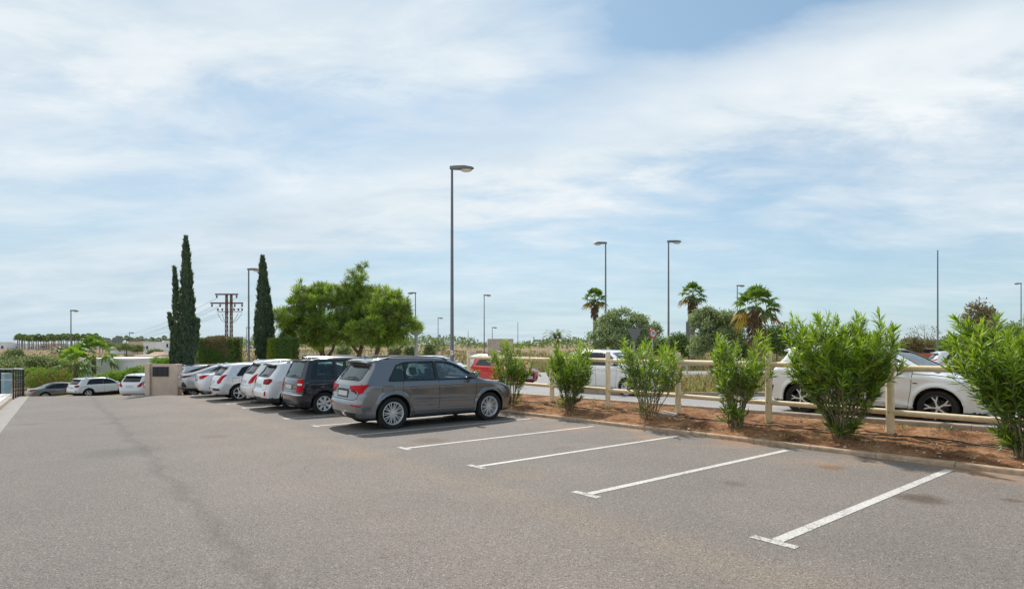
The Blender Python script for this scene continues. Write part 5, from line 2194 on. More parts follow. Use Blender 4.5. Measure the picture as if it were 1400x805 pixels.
def hedge(seed, u0, u1, vt, vb, Y, dep, label, mats, wts, rough=.10, topmat=None):
    x0 = (u0 - 700) / F_PX * Y
    x1 = (u1 - 700) / F_PX * Y
    z0 = 1.6 + (470 - vb) / F_PX * Y
    z1 = 1.6 + (470 - vt) / F_PX * Y
    r = np.random.RandomState(seed)
    n = int(((x1 - x0) * (z1 - z0) * 2 + dep * (z1 - z0) * 2 + (x1 - x0) * dep) * 900)
    f = r.choice(5, n, p=np.array([(x1 - x0) * (z1 - z0), (x1 - x0) * (z1 - z0), dep * (z1 - z0), dep * (z1 - z0), (x1 - x0) * dep]) / ((x1 - x0) * (z1 - z0) * 2 + 2 * dep * (z1 - z0) + (x1 - x0) * dep))
    a, b = r.rand(n), r.rand(n)
    P = np.zeros((n, 3))
    O = np.zeros((n, 3))
    w, hgt = x1 - x0, z1 - z0
    for k, (ff, oo) in enumerate([(lambda: (a * w, b * 0, b * hgt), (0, -1, 0)), (lambda: (a * w, b * 0 + dep, b * hgt), (0, 1, 0)), (lambda: (a * 0, a * dep, b * hgt), (-1, 0, 0)), (lambda: (a * 0 + w, a * dep, b * hgt), (1, 0, 0)), (lambda: (a * w, b * dep, b * 0 + hgt), (0, 0, 1))]):
        q = np.stack(ff(), 1)
        P[f == k] = q[f == k]
        O[f == k] = oo
    bumps = .5 + .5 * np.sin(P[:, 0] * 3.1 + seed) * np.sin(P[:, 2] * 2.7 + P[:, 1] * 2)
    P += O * (rough * (bumps - .5) * 2)[:, None] - O * (r.rand(n) ** 2 * .22)[:, None]
    D = norm(O * .6 + rdir(r, n) + [0, 0, .3])
    V, T = cards(P, D, O + rdir(r, n) * .7, r.uniform(.06, .13, n), r.uniform(.035, .06, n))
    W = np.array(wts, float)
    mi = r.choice(len(mats), n, p=W / W.sum())
    if topmat is not None:
        m_ = ((P[:, 2] > hgt * .45 + .3 * np.sin(P[:, 0] * 2.3)) & (np.abs(P[:, 0] / w - .55) < .33) & (r.rand(n) < .8)) | ((O[:, 2] > .5) & (r.rand(n) < .6))
        mi[m_] = topmat
    if seed == 52: mi[(P[:, 0] < .30) | ((P[:, 0] < .5) & (r.rand(n) < .6))] = 2
    root = empty('clipped_hedge', (x0, Y, z0))
    tag(root, label, 'hedge')
    mk('foliage', V, T, mats, root, False, mi)
    m = MB()
    m.box(.15, w - .15, .15, dep - .15, -.2, hgt - .2)
    m.build('inner_twigs', L_HEDGE1, root)
    return root


hedge(51, 267, 317, 462, 500, 33, 1.4, 'clipped hedge with a dry brown top left of the pylon', [L_HEDGE1, L_CYP1, L_HEDGE2, L_HEDGE3], [5, 3, 1, .6], .12, 3)
hedge(52, 366, 398, 463, 500, 33.5, 1.2, 'clipped hedge with a yellow-green side between the cypress and the pines', [L_HEDGE1, L_CYP1, L_HEDGE2], [5, 3, .8], .06)
hedge(53, 365.5, 369, 463, 500, 33.35, .9, 'narrow yellow green face of the clipped hedge', [L_HEDGE2, L_BRIGHT], [5, 1], .04) if False else None

# ------------------------------------------------------------------ pylon
Y = 92
xp, _, zt = at(313, 402, Y)
zb = zterrain(xp, Y)
root = empty('lattice_pylon', (xp, Y, zb))
tag(root, 'rusty lattice power pylon with three crossarms', 'pylon')
kk = Y / F_PX
for (du, vt) in ((-3.2, 402), (3.2, 403)):
    m = MB()
    H = Z(vt, Y, zb)
    a = .19
    for sx_ in (-1, 1):
        for sy_ in (-1, 1):
            m.tube([(du * kk + sx_ * a, sy_ * a, -.3), (du * kk + sx_ * a * .6, sy_ * a * .6, H)], .05, 4)
    nst = 16
    for i in range(nst):
        z0, z1 = H * i / nst, H * (i + 1) / nst
        w0, w1 = a * (1 - .4 * i / nst), a * (1 - .4 * (i + 1) / nst)
        sgn = 1 if i % 2 else -1
        for sy_ in (-1, 1):
            m.tube([(du * kk - sgn * w0, sy_ * w0, z0), (du * kk + sgn * w1, sy_ * w1, z1)], .03, 4)
            m.tube([(du * kk - sy_ * w0, -sgn * w0, z0), (du * kk - sy_ * w1, sgn * w1, z1)], .03, 4)
    m.build('lattice_leg', M_RUST, root)
arms = [(402.5, -17.5, 13.5, 2), (414.5, -24, 20, 4), (426, -15, 19, 6)]
tips = []
for (v, l, r_, ni) in arms:
    m = MB()
    zz_ = Z(v, Y, zb)
    th = .22 if ni < 6 else .10
    m.box(l * kk, r_ * kk, -.35, -.15, zz_ - th / 2, zz_ + th / 2)
    ca = m.build('crossarm', M_RUST, root)
    us = {2: (-15.5, 11.5), 4: (-22, -11, 9, 19), 6: (-14, -8, 8, 14, 19)}[ni]
    for uu in us:
        q = MB()
        dz = -1 if ni < 6 else 1
        q.lathe([(.0, zz_ + dz * .12), (.16, zz_ + dz * .2), (.10, zz_ + dz * .28), (.17, zz_ + dz * .36), (.10, zz_ + dz * .44), (.16, zz_ + dz * .52), (0, zz_ + dz * .60)], 10, 'z', off=(uu * kk, -.25, 0))
        q.build('insulator', M_GREYM, ca, True)
        tips.append((uu * kk, zz_ + dz * .6, ni))
for sg, e in ((-1, -14), (-1, -8), (1, 14), (1, 19)):
    m = MB()
    z0 = Z(427, Y, zb)
    pts = []
    for i in range(9):
        f = i / 8
        pts.append((e * kk * (1 - f) + sg * 4 * kk * f, -.3, z0 - math.sin(f * PI / 2) * 13 * kk * (abs(e) / 19) ** .3 - .2))
    m.tube(pts, .035, 5)
    m.build('jumper_cable', M_WIRE, root, True)
for (tx_, tz_, ni) in [t for t in tips if t[2] < 6]:
    m = MB()
    pts = []
    for i in range(25):
        f = i / 24
        pts.append((xp + tx_ + (-150 - tx_ * .2) * f, Y - .2 + 190 * f, zb + tz_ + (-2.0) * f - 10 * f * (1 - f)))
    m.tube(pts, .02, 4)
    tag(m.build('power_cable', M_WIRE, None, True), 'thin power cable sagging left from the rusty pylon', 'cable', 'power cables leaving the pylon')

# ------------------------------------------------------------------ left greenery
bg_ = 'green shrubs below the end of the car park'


def shrub(seed, u, v0, v1, wpx, Y, label, mats, wts, n=900, size=.13, group=None, name='shrub', per=7, zb=None, cat='shrub', up=.3, lob=6):
    """crown spans rows v0..v1 and wpx columns around u"""
    r = np.random.RandomState(seed)
    k = Y / F_PX
    x0 = (u - 700) * k
    z1 = 1.6 + (470 - v1) * k
    zt_ = zterrain(x0, Y) if zb is None else zb
    zb_ = min(z1, zt_)
    h = (v1 - v0) * k
    L = []
    for i in range(lob):
        f = (i + .5) / lob - .5
        L.append((f * wpx * k * .75, r.uniform(-.3, .3) * wpx * k * .5, z1 - zb_ + h * r.uniform(.38, .6), wpx * k * r.uniform(.17, .27), wpx * k * .25, h * r.uniform(.34, .48)))
    L.append((0, 0, z1 - zb_ + h * .4, wpx * k * .4, wpx * k * .3, h * .42))
    return clumpy(name, label, cat, group, seed, x0, Y, zb_, L, n, size, mats, wts, [([(0, 0, -.1), (0, 0, z1 - zb_ + h * .4)], [.06, .04])], up=up, per=per, spread=size * 1.8, tname='crown', root_name=name)


BR = [L_BRIGHT, L_HEDGE1, L_OL2]
shrub(61, 45, 498, 530, 44, 55, 'bright yellow-green shrub beside the black railing', BR, [5, 2, 2], 1100, group=bg_)
shrub(62, 66, 502, 534, 50, 54, 'shrub with reddish flowers above the low black car', [L_BRIGHT, L_HEDGE1, L_FLOWER, L_HEDGE3], [3, 2, 2.2, 1.6], 1200, group=bg_)
shrub(63, 92, 506, 532, 46, 56, 'green shrub under the smaller fan palm', [L_HEDGE1, L_BRIGHT, L_CYP1], [4, 2, 2], 1000, group=bg_)
shrub(64, 166, 505, 527, 40, 50, 'green shrub right behind the white hatchback roof', BR, [3, 3, 2], 900, group=bg_)
shrub(65, 194, 498, 520, 44, 51, 'green shrub in front of the tan roofed house', BR, [3, 3, 2], 900, group=bg_)
shrub(66, 140, 511, 528, 30, 51, 'low green shrub between the two fan palms and the white wall', BR, [3, 2, 2], 600, group=bg_)
shrub(67, 226, 488, 502, 36, 52, 'bright shrub over the top of the mailbox wall', BR, [5, 2, 1], 600, group=bg_)
zz_ = -2.6
x, y, z = at(128, 487, 55)
fan_palm(71, x, y, zz_, z - zz_, 2.5, 'bright green fan palm behind the white crossover', nf=17, nseg=11, tr=.22, mats=[L_PALM1, L_PALM1, L_DEAD, L_PALM1], dead=1)
x, y, z = at(103, 497, 53)
fan_palm(72, x, y, zz_, z - zz_, 2.1, 'smaller fan palm left of the bright green one', nf=15, nseg=11, tr=.2, mats=[L_BRIGHT, L_PALM1, L_DEAD, L_PALM1], dead=1)
x, y, z = at(82, 479, 88)
feather_palm(73, x, y, zterrain(x, y), z - zterrain(x, y) - .3, 1.7, 'dull date palm standing alone in the dry field')
x, y, z = at(762, 458, 62)
feather_palm(74, x, y, zterrain(x, y), z - zterrain(x, y) - .4, 1.75, 'small date palm rising behind the oleander bushes', nf=30)
x, y, z = at(173, 470, 150)
feather_palm(75, x, y, zterrain(x, y), z - zterrain(x, y) - .4, 1.6, 'tiny date palm in front of the white villas', nf=20)

# field shrubs
sg = 'wild shrubs in the dry field'
for i, (u, v0, v1, wd, Y) in enumerate([(8, 483, 506, 44, 70), (30, 490, 508, 46, 66), (56, 487, 505, 44, 64), (22, 478, 492, 22, 84), (52, 490, 503, 26, 61), (82, 494, 506, 26, 60), (3, 497, 512, 30, 62),
                                        (150, 468, 478, 24, 120), (170, 470, 479, 26, 110), (212, 478, 486, 20, 90), (188, 472, 480, 16, 120)]):
    lab = ['dark grey-green shrub at the left edge of the field', 'wide grey-green shrub above the railing', 'pale grey-green shrub right of the railing top', 'small dark shrub halfway up the dry slope',
           'low shrub beside the pale grey-green one', 'low shrub at the foot of the slope left of the fan palms', 'dark shrub at the left edge just above the railing',
           'far green shrub below the billboards', 'far green shrub right of the billboards', 'small shrub by the tan roof', 'small far shrub left of the villas'][i]
    shrub(80 + i, u, v0, v1, wd, Y, lab, [L_SCRUB1, L_SCRUB2, L_OLIVE1], [4, 3, 2], 600, .22, sg, per=6)
for i, (u, v0, v1, wd, Y, lab) in enumerate([(588, 470, 490, 16, 80, 'dry shrub by the foot of the round sign'), (560, 474, 490, 12, 84, 'small dry shrub left of the round sign'), (600, 462, 482, 26, 140, 'dark round shrub left of the tallest lamp'),
                                              (540, 476, 486, 18, 90, 'small brown shrub right of the pines'), (470, 474, 486, 22, 100, 'scrubby bush between the pine trunks')]):
    shrub(95 + i, u, v0, v1, wd, Y, lab, [L_SCRUB1, L_SCRUB2, L_OLIVE1], [4, 3, 2], 400, .25, 'wild shrubs in the middle field', per=6)

# round grey-green trees
def olive(seed, L, u, Y, label, n):
    zb = zterrain((u - 700) / F_PX * Y, Y)
    r = np.random.RandomState(seed + 500)
    LB = []
    for (cx, cy, cz, rx, ry, rz) in lobes_px(L, Y, u, zb):
        for d in rdir(r, 12):
            f = r.uniform(.55, .98)
            q = r.uniform(.20, .36)
            LB.append((cx + d[0] * rx * f, cy + d[1] * ry * f, cz + d[2] * rz * f, rx * q, ry * q, rz * q))
    return clumpy('olive_tree', label, 'tree', None, seed, (u - 700) / F_PX * Y, Y, zb, LB, n, .17, [L_OLIVE1, L_OLIVE2], [3, 2],
                  [([(0, 0, -.2), (0, 0, 1.5), (-.3, 0, 2.6)], [.2, .16, .08]), ([(0, 0, 1.2), (.5, 0, 2.4)], [.12, .06])], up=.2, per=9, spread=.32, root_name='round_tree')


olive(101, [(840, 450, 26, 22, 0), (868, 448, 26, 22, .3), (858, 435, 24, 14, 0), (882, 455, 18, 20, .1), (825, 462, 18, 15, 0), (848, 468, 30, 14, -.6), (880, 470, 20, 12, -.3), (836, 436, 13, 10, .2), (893, 447, 8, 8, .2)], 855, 44, 'round grey-green tree behind the white hatchback', 3200)
olive(102, [(972, 446, 26, 22, 0), (990, 440, 22, 18, .3), (960, 462, 20, 20, -.3), (985, 465, 26, 20, -.4), (1008, 450, 18, 20, .2), (965, 434, 12, 10, .2), (950, 478, 10, 10, 0)], 975, 40, 'round grey-green tree left of the shaggy fan palm', 2800)
x, y, z = at(813, 409, 58)
fan_palm(111, x, y, zterrain(x, y), z - zterrain(x, y), 1.5, 'fan palm on a slim trunk above the left round tree', nf=26, nseg=13, skirt=1.6, tr=.2, dead=2)
x, y, z = at(947, 403, 50)
fan_palm(112, x, y, zterrain(x, y), z - zterrain(x, y), 1.42, 'tall fan palm with hanging brown leaves between the two round trees', nf=26, nseg=13, skirt=2.2, tr=.2, dead=2)
x, y, z = at(1034, 420, 36)
fan_palm(113, x, y, zterrain(x, y), z - zterrain(x, y), 1.72, 'shaggy fan palm with a thick skirt of dead leaves and orange fronds', nf=28, nseg=14, skirt=2.4, tr=.34, dead=4)
shr = 'dark shrubs beyond the traffic island'
for i, (u, v0, v1, wd, Y, lab) in enumerate([(905, 462, 488, 30, 58, 'dark shrub left of the slim lamp pole'), (925, 456, 487, 30, 56, 'dark shrub behind the slim lamp pole'), (942, 462, 487, 26, 57, 'dark shrub at the foot of the tall fan palm'),
                                              (1062, 440, 482, 40, 50, 'dark green tree right of the shaggy fan palm'), (1010, 468, 490, 30, 52, 'dark shrub below the shaggy fan palm'), (1080, 462, 486, 40, 60, 'green shrub behind the tallest bush')]):
    shrub(120 + i, u, v0, v1, wd, Y, lab, [L_SCRUB2, L_HEDGE1, L_OLIVE2], [3, 2, 3], 900, .2, shr, per=6)
for i, (u, v0, v1, wd, Y, lab) in enumerate([(1246, 462, 482, 30, 55, 'brownish shrub over the windscreen of the white crossover'), (1268, 464, 480, 40, 62, 'brown hedge-like shrub behind the orange car'), (1310, 458, 482, 34, 50, 'green shrub right of the slim pole'),
                                              (1338, 412, 480, 46, 40, 'reddish brown tree behind the rightmost bush'), (1296, 468, 480, 24, 52, 'low green shrub at the foot of the slim pole'), (1380, 440, 485, 60, 42, 'green tree behind the right edge bush')]):
    mt = [L_HEDGE3, L_SCRUB1, L_DRY2] if i in (0, 1, 3) else [L_SCRUB1, L_HEDGE1, L_OLIVE2]
    shrub(130 + i, u, v0, v1, wd, Y, lab, mt, [3, 3, 2], 900, .2, 'trees and shrubs beyond the street on the right', per=6)
# sparse airy tree
x, y, z = at(1263, 456, 64)
zb = zterrain(x, y)
clumpy('airy_tree', 'sparse airy tree with thin twigs above the brown hedge', 'tree', None, 141, x, y, zb, [(0, 0, z - zb, 1.8, 1.2, 1.0), (-1.2, 0, z - zb - .5, 1., 1., .7), (1., 0, z - zb - .4, 1.1, 1., .7)], 260, .14,
       [L_SCRUB2, L_HEDGE3], [2, 2], [([(0, 0, 0), (0, 0, 1.5), (-.8, 0, z - zb + .6)], [.06, .05, .015]), ([(0, 0, 1.), (.6, 0, 2.4), (1.0, 0, z - zb + .5)], [.05, .04, .012]), ([(0, 0, 1.2), (.1, 0, z - zb + .9)], [.04, .012])], per=3, spread=.3, root_name='airy_tree')

# dry grass on the island and along the fields
r = np.random.RandomState(8)
pts = []
while len(pts) < 2600:
    x, y = r.uniform(2.8, 32), 18.4 + abs(r.normal()) * 6
    if x > 3 + (20.5 - min(y, 20.5)) * 1.2 and y < 33:
        pts.append((x, y, zstreet(x, y) + .1))
tufts('dry_grass', pts, [L_DRY, L_DRY2, L_OLIVE1, L_YEL], [5, 3, 2, .5], .10, .34, 9, .10, 12, 'dry grass covering the traffic island', .018)
pts = [(x, y, zstreet(x, y) + .1) for x, y in zip(r.uniform(4.8, 8.5, 90), r.uniform(18.9, 20.2, 90))]
tufts('yellow_flowers', pts, [L_YEL, L_BRIGHT], [4, 1], .06, .16, 14, .12, 13, 'small yellow flowers along the island kerb', .05, 'flowers')
pts = []
for i in range(5200):
    y = 44 + 150 * r.rand() ** 1.6
    u = r.uniform(380, 1400) if r.rand() < .7 else r.uniform(0, 380)
    if u < 250 and y < 62: continue
    x = (u - 700) / F_PX * y
    if unlot(x, y)[1] < 21 and unlot(x, y)[0] < 43: continue
    pts.append((x, y, zterrain(x, y) - .02))
tufts('dry_grass', pts, [L_DRY, L_DRY2, L_SCRUB1], [4, 4, 2], .25, .75, 7, .6, 14, 'tall dry grass and brush in the fields', .03)

# guard rail beyond island
root = empty('guard_rail', (0, 40, 0))
tag(root, 'low grey guard rail crossing the field behind the traffic island', 'guard rail')
m = MB()
pts = [((u - 700) / F_PX * 40, 0, zstreet((u - 700) / F_PX * 40, 40) + .62) for u in range(780, 1420, 20)]
m.tube(pts, .07, 6)
m.build('beam', M_LIGHTM, root, True)
for u in range(780, 1420, 40):
    m = MB()
    x = (u - 700) / F_PX * 40
    m.box(x - .05, x + .05, .04, .12, zstreet(x, 40) - .2, zstreet(x, 40) + .6)
    m.build('post', M_LIGHTM, root)
# pipe rail behind the pines
root = empty('guard_rail', (0, 52, 0))
tag(root, 'thin pale rail in the field behind the pine trees', 'guard rail')
m = MB()
xa, xb = (395 - 700) / F_PX * 52, (560 - 700) / F_PX * 52
m.tube([(xa, 0, 1.6 - 14 / F_PX * 52), (xb, 0, 1.6 - 18 / F_PX * 52)], .06, 6)
m.build('beam', M_LIGHTM, root, True)
for i in range(6):
    m = MB()
    x = xa + (xb - xa) * i / 5
    m.box(x - .04, x + .04, .04, .1, -1.2, 1.6 - (14 + 4 * i / 5) / F_PX * 52)
    m.build('post', M_LIGHTM, root)

# ------------------------------------------------------------------ far things
def house(u0, u1, v0, v1, Y, dep, label, mat, name='white_house', wins=(), roofm=None, hip=0, group=None, rz=0):
    x0, x1 = (u0 - 700) / F_PX * Y, (u1 - 700) / F_PX * Y
    z1 = 1.6 + (470 - v0) / F_PX * Y
    z0 = 1.6 + (470 - v1) / F_PX * Y - .6
    root = empty(name, (x0, Y, z0))
    tag(root, label, 'house', group)
    w, h = x1 - x0, z1 - z0
    m = MB()
    m.box(0, w, 0, dep, -1, h)
    m.build('wall', mat, root)
    m = MB()
    if hip:
        o = .35
        V = [(-o, -o, h - hip), (w + o, -o, h - hip), (w + o, dep + o, h - hip), (-o, dep + o, h - hip), (w * .25, dep * .5, h + hip * .4), (w * .75, dep * .5, h + hip * .4)]
        m.add(V, [(0, 1, 5, 4), (1, 2, 5), (2, 3, 4, 5), (3, 0, 4), (3, 2, 1, 0)])
    else:
        m.box(-.12, w + .12, -.12, dep + .12, h, h + .22)
    m.build('roof', roofm or mat, root)
    for (a, b, c, d) in wins:
        m = MB()
        m.box(w * a, w * b, -.06, .02, h * c, h * d)
        fr = m.build('window', M_WINDK, root)
        m = MB()
        m.box(w * a - .1, w * b + .1, -.12, .01, h * c - .12, h * c - .002)
        m.build('sill', mat, fr)
    return root


wn = [(.08, .18, .35, .62), (.28, .38, .35, .62), (.5, .6, .35, .62), (.72, .82, .35, .62)]
house(-20, 10, 468, 479, 300, 12, 'long white building at the left edge of the horizon', M_WHITEW, wins=wn)
house(11, 26, 470, 479, 305, 10, 'lower white building left of the row of palms', M_WHITEW, wins=wn)
house(38, 52, 471, 478, 300, 10, 'white house seen between the far palm trunks, leftmost', M_WHITEW, wins=wn)
house(56, 70, 469.5, 477, 300, 10, 'far house with a reddish roof among the palm trunks', M_CREAM, wins=wn, roofm=M_TILE, hip=1.2)
house(73, 96, 471, 478, 310, 10, 'white house seen between the far palm trunks, right of the reddish roof', M_WHITEW, wins=wn)
house(104, 124, 470, 478, 300, 10, 'white house behind the right part of the far palm row', M_WHITEW, wins=wn)
house(176, 198, 467.5, 481, 170, 8, 'beige flat roofed house left of the white villas', M_CREAM, wins=[(.1, .2, .4, .7), (.6, .7, .4, .7)])
house(196, 212, 468.5, 480, 160, 8, 'white villa with a small square window', M_WHITEW, wins=[(.25, .4, .4, .7)])
house(212, 226, 470, 480, 165, 8, 'low white villa between two taller ones', M_WHITEW, wins=[(.2, .5, .4, .8)])
house(224, 236, 466.5, 480, 158, 8, 'tall white villa nearest the cypress', M_WHITEW, wins=[(.3, .5, .5, .8)])
house(150, 172, 471, 479, 190, 8, 'pale building under the billboards', M_WHITEW, wins=wn)
house(184, 214, 485, 500, 62, 5, 'low house with a pale terracotta roof above the shrubs', M_CREAM, 'tiled_house', wins=[(.5, .85, .25, .6)], roofm=M_TILE, hip=.75)
house(112, 183, 493, 515, 56, 6, 'long white flat building behind the bright fan palm', M_WHITEW, 'white_house', wins=[(.60, .66, .1, .3)])
house(340, 362, 471, 478, 300, 10, 'far white building right of the pylon foot', M_WHITEW, wins=wn)
house(20, 1, 509, 525, 40, 3, 'x', M_POOL) if False else None
# pool basin below the walkway
x0, _, _ = at(-10, 509, 40)
m = MB()
m.box(-36.5, -35.3, 40, 40.6, -4, -.45)
tag(m.build('blue_tank', M_POOL, None), 'pale blue pool wall seen through the railing', 'pool wall')
for i, (u0, u1, lab) in enumerate([(134, 146, 'left billboard back on posts above the fields'), (154, 167, 'right billboard back on posts above the fields')]):
    Y = 200
    x0, x1 = (u0 - 700) / F_PX * Y, (u1 - 700) / F_PX * Y
    root = empty('billboard', (x0, Y, zterrain(x0, Y)))
    tag(root, lab, 'billboard')
    z0 = zterrain(x0, Y)
    za, zc = 1.6 + (470 - 470) / F_PX * Y - z0, 1.6 + (470 - 461.5) / F_PX * Y - z0
    m = MB()
    m.box(0, x1 - x0, -.1, .1, za, zc)
    m.build('panel', M_GREYM, root)
    for f in (.15, .5, .85):
        m = MB()
        m.box((x1 - x0) * f - .1, (x1 - x0) * f + .1, .1, .3, -.5, zc)
        m.build('post', M_GREYM, root)


# far palms: one low-detail palm copied
def far_palm_mesh(seed):
    r = np.random.RandomState(seed)
    V, F, M = [], [], []
    for i in range(22):
        az = i * 2.4
        el = R(80 - 120 * i / 22)
        d = np.array([math.cos(az) * math.cos(el), math.sin(az) * math.cos(el), math.sin(el)])
        fan_frond(r, np.zeros(3), d, .55, .75, 7, .16, .5 + .5 * i / 22, V, F, M, 0 if i < 14 else 1)
    return np.array(V), F, M


protos = []
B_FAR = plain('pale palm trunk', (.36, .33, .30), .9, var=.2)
for q in range(3):
    V, F, M = far_palm_mesh(200 + q)
    root = empty('distant_palm', (0, 0, 0))
    tag(root, 'distant fan palm standing in the long row on the horizon', 'palm tree', 'row of distant palms on the horizon')
    c = mk('crown', V * 1.4, F, [L_OLIVE2, L_SCRUB1], root, False, M)
    m = MB()
    m.tube([(0, 0, 0), (0, 0, -9)], [.18, .26], 6)
    m.build('trunk', B_FAR, root, True)
    protos.append(root)
r = np.random.RandomState(77)
us = list(np.linspace(23, 132, 38) + r.uniform(-1.2, 1.2, 38)) + list(np.linspace(137, 246, 20) + r.uniform(-2, 2, 20))
for i, u in enumerate(us):
    Y = r.uniform(240, 275) if u < 134 else r.uniform(255, 300)
    v = r.uniform(459, 463.5) if u < 134 else r.uniform(461, 466) + .01 * (u - 134)
    x, y, z = at(u, v, Y)
    o = protos[i] if i < 3 else copy_tree(protos[i % 3])
    o.location = (x, y, z)
    o.rotation_euler = (0, 0, r.uniform(0, 6))

# far wood along the horizon
r = np.random.RandomState(99)
P, S = [], []
for i in range(1500):
    u = r.uniform(255, 1420)
    Y = r.uniform(260, 420)
    env = 1 + .6 * math.sin(u * .035) + .5 * math.sin(u * .11 + 2) + (1.3 if 575 < u < 645 else 0) + (.8 if 320 < u < 350 else 0)
    x = (u - 700) / F_PX * Y
    h = max(1.0, 2.2 + env * 1.4 + r.uniform(-.6, .6))
    for k in range(8):
        a = r.uniform(0, 1) ** .7
        P.append((x + r.normal() * 2.4, Y + r.normal() * 2, zterrain(x, Y) + h * a))
        S.append(r.uniform(.9, 1.8))
P = np.array(P)
S = np.array(S)
k = len(P)
V, T = cards(P, rdir(r, k) + [0, 0, .5], rdir(r, k), S, S * .7)
tag(mk('distant_woods', V, T, [L_SCRUB2, L_SCRUB1, L_OLIVE2], None, False, r.choice(3, k)), 'low line of distant trees along the horizon', 'woods', kind='stuff')
# ------------------------------------------------------------------ light and sky
SUN_EL = R(47)
CL = [32, (3.1, 1.7, 0), 28, (.6, 4.2, 0)]
SKYS, SUNE, EXPO, CLV = .115, 3.4, .40, 6.8
SX, SY = -.214, .915
SUN_AZ = math.atan2(SX, SY)
w = bpy.data.worlds.new('World')
scene.world = w
w.use_nodes = True
nt = w.node_tree
bg = nt.nodes['Background']
sky = N(nt, 'ShaderNodeTexSky', sky_type='NISHITA', sun_disc=False, sun_elevation=SUN_EL, sun_rotation=SUN_AZ, altitude=20, air_density=1.0, dust_density=.6, ozone_density=1.2)
tc = N(nt, 'ShaderNodeTexCoord')
sx = N(nt, 'ShaderNodeSeparateXYZ')
nt.links.new(tc.outputs['Generated'], sx.inputs[0])
zz = mth(nt, 'MAXIMUM', sx.outputs[2], 0.0)
den = mth(nt, 'ADD', zz, .16)
px = mth(nt, 'DIVIDE', sx.outputs[0], den)
py = mth(nt, 'DIVIDE', sx.outputs[1], den)
cv = N(nt, 'ShaderNodeCombineXYZ')
nt.links.new(px, cv.inputs[0])
nt.links.new(py, cv.inputs[1])


def cloud(scale, rot, sc, detail, rough, dist, loc):
    mp = N(nt, 'ShaderNodeMapping')
    mp.inputs['Rotation'].default_value = (0, 0, R(rot))
    mp.inputs['Scale'].default_value = sc
    mp.inputs['Location'].default_value = loc
    nt.links.new(cv.outputs[0], mp.inputs['Vector'])
    return noise(nt, scale, detail, rough, mp.outputs[0], dist)


c1 = cloud(.50, CL[0], (1, 1.9, 1), 4, .45, .2, CL[1])
c2 = cloud(1.9, CL[2], (1, 1.7, 1), 9, .62, .35, CL[3])
c3 = cloud(7., 20, (1, 1.8, 1), 6, .6, .3, (2, 1, 0))
cc = mth(nt, 'ADD', mth(nt, 'MULTIPLY', c1, .52), mth(nt, 'ADD', mth(nt, 'MULTIPLY', c2, .38), mth(nt, 'MULTIPLY', c3, .10)))
# large layout of the cloud sheets by bearing and height
yy = mth(nt, 'MAXIMUM', sx.outputs[1], .12)
U = mth(nt, 'DIVIDE', sx.outputs[0], yy)
Vv = mth(nt, 'ADD', mth(nt, 'DIVIDE', sx.outputs[2], yy), mth(nt, 'MULTIPLY', mth(nt, 'SUBTRACT', c2, .5), .28))


def ridge(a, b, wdt):
    d = mth(nt, 'DIVIDE', mth(nt, 'SUBTRACT', Vv, mth(nt, 'MULTIPLY_ADD', U, b, a)), wdt)
    return mth(nt, 'EXPONENT', mth(nt, 'MULTIPLY', mth(nt, 'MULTIPLY', d, d), -1.))


def sstep(v, a, b):
    n = N(nt, 'ShaderNodeMapRange', interpolation_type='SMOOTHSTEP')
    n.inputs['From Min'].default_value = a
    n.inputs['From Max'].default_value = b
    nt.links.new(v, n.inputs['Value'])
    return n.outputs[0]


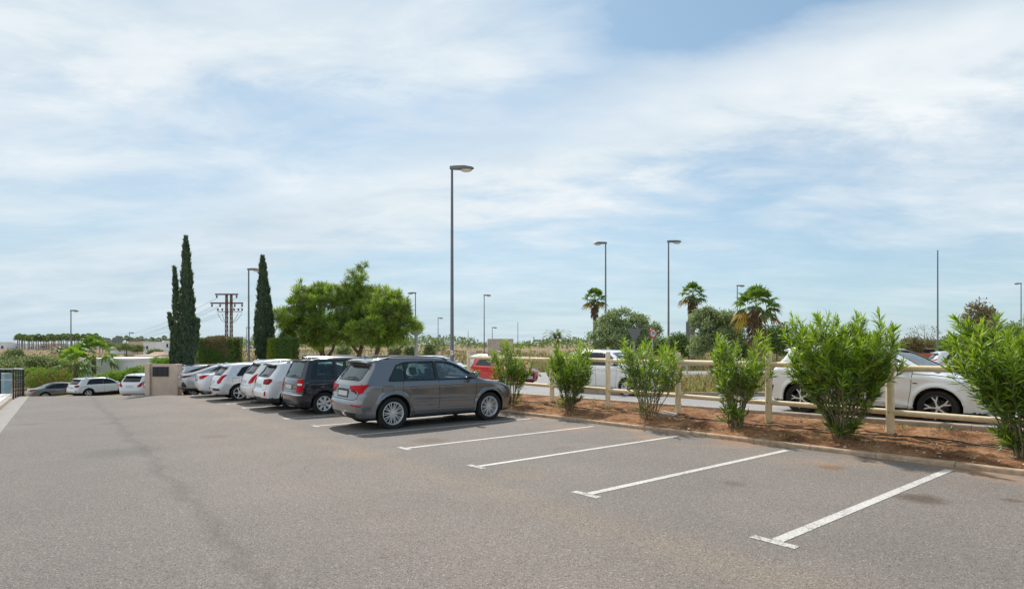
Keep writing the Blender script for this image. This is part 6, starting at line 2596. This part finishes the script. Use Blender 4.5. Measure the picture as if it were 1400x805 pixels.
band = ridge(.29, .27, .07)
top = mth(nt, 'MULTIPLY', sstep(Vv, .36, .52), sstep(U, .35, -.25))
blue = mth(nt, 'MULTIPLY', sstep(mth(nt, 'SUBTRACT', Vv, mth(nt, 'MULTIPLY', U, .26)), .36, .50), sstep(U, -.05, .30))
blue2 = mth(nt, 'MULTIPLY', ridge(.44, .0, .045), sstep(U, .30, -.1))
lay = mth(nt, 'ADD', mth(nt, 'MULTIPLY', band, .17), mth(nt, 'MULTIPLY', top, .12))
lay = mth(nt, 'ADD', lay, mth(nt, 'MULTIPLY', sstep(U, .1, -.6), .06))
lay = mth(nt, 'SUBTRACT', lay, mth(nt, 'MULTIPLY', blue, .24))
lay = mth(nt, 'SUBTRACT', lay, mth(nt, 'MULTIPLY', blue2, .06))
cov = mth(nt, 'ADD', cc, lay)
fac = ramp(nt, cov, [(.35, (.05,) * 3), (.45, (.42,) * 3), (.56, (.76,) * 3), (.68, (1.,) * 3)])
right = mth(nt, 'MULTIPLY', sstep(U, -.25, .75), .35)
veil = mth(nt, 'SUBTRACT', ramp(nt, zz, [(.0, (.92,) * 3), (.10, (.78,) * 3), (.30, (.30,) * 3), (.5, (.12,) * 3)]), mth(nt, 'MULTIPLY', right, .8))
fac2 = mth(nt, 'MAXIMUM', fac, veil)
cl = ramp(nt, mth(nt, 'ADD', mth(nt, 'MULTIPLY', c2, .5), mth(nt, 'MULTIPLY', c1, .5)), [(.34, (.60, .71, .80)), (.50, (.76, .835, .885)), (.68, (.94, .965, .98))])
hz = ramp(nt, zz, [(.0, (.74, .83, .88)), (.12, (.80, .87, .92)), (.26, (1, 1, 1))])
cl = mix(nt, 1., mix(nt, 1., cl, hz, 'MULTIPLY'), (CLV, CLV, CLV), 'MULTIPLY')
base = mix(nt, .38, mix(nt, 1., sky.outputs[0], (.60, .77, .82), 'MULTIPLY'), (2.5, 3.4, 4.1))
nt.links.new(mix(nt, fac2, base, cl), bg.inputs[0])
bg.inputs[1].default_value = SKYS
sd = bpy.data.lights.new('sun', 'SUN')
sd.energy = SUNE
sd.angle = R(1.2)
sd.color = (1, .955, .89)
so = bpy.data.objects.new('sun', sd)
COL.objects.link(so)
dv = Vector((SX, SY, 0)).normalized() * math.cos(SUN_EL) + Vector((0, 0, math.sin(SUN_EL)))
so.rotation_euler = dv.to_track_quat('Z', 'Y').to_euler()
so.location = (0, 0, 30)
v = scene.view_settings
v.view_transform = 'Standard'
v.look = 'None'
v.gamma = 1
v.exposure = EXPO
scene.cycles.use_denoising = True
scene.cycles.max_bounces = 7
scene.cycles.transparent_max_bounces = 16
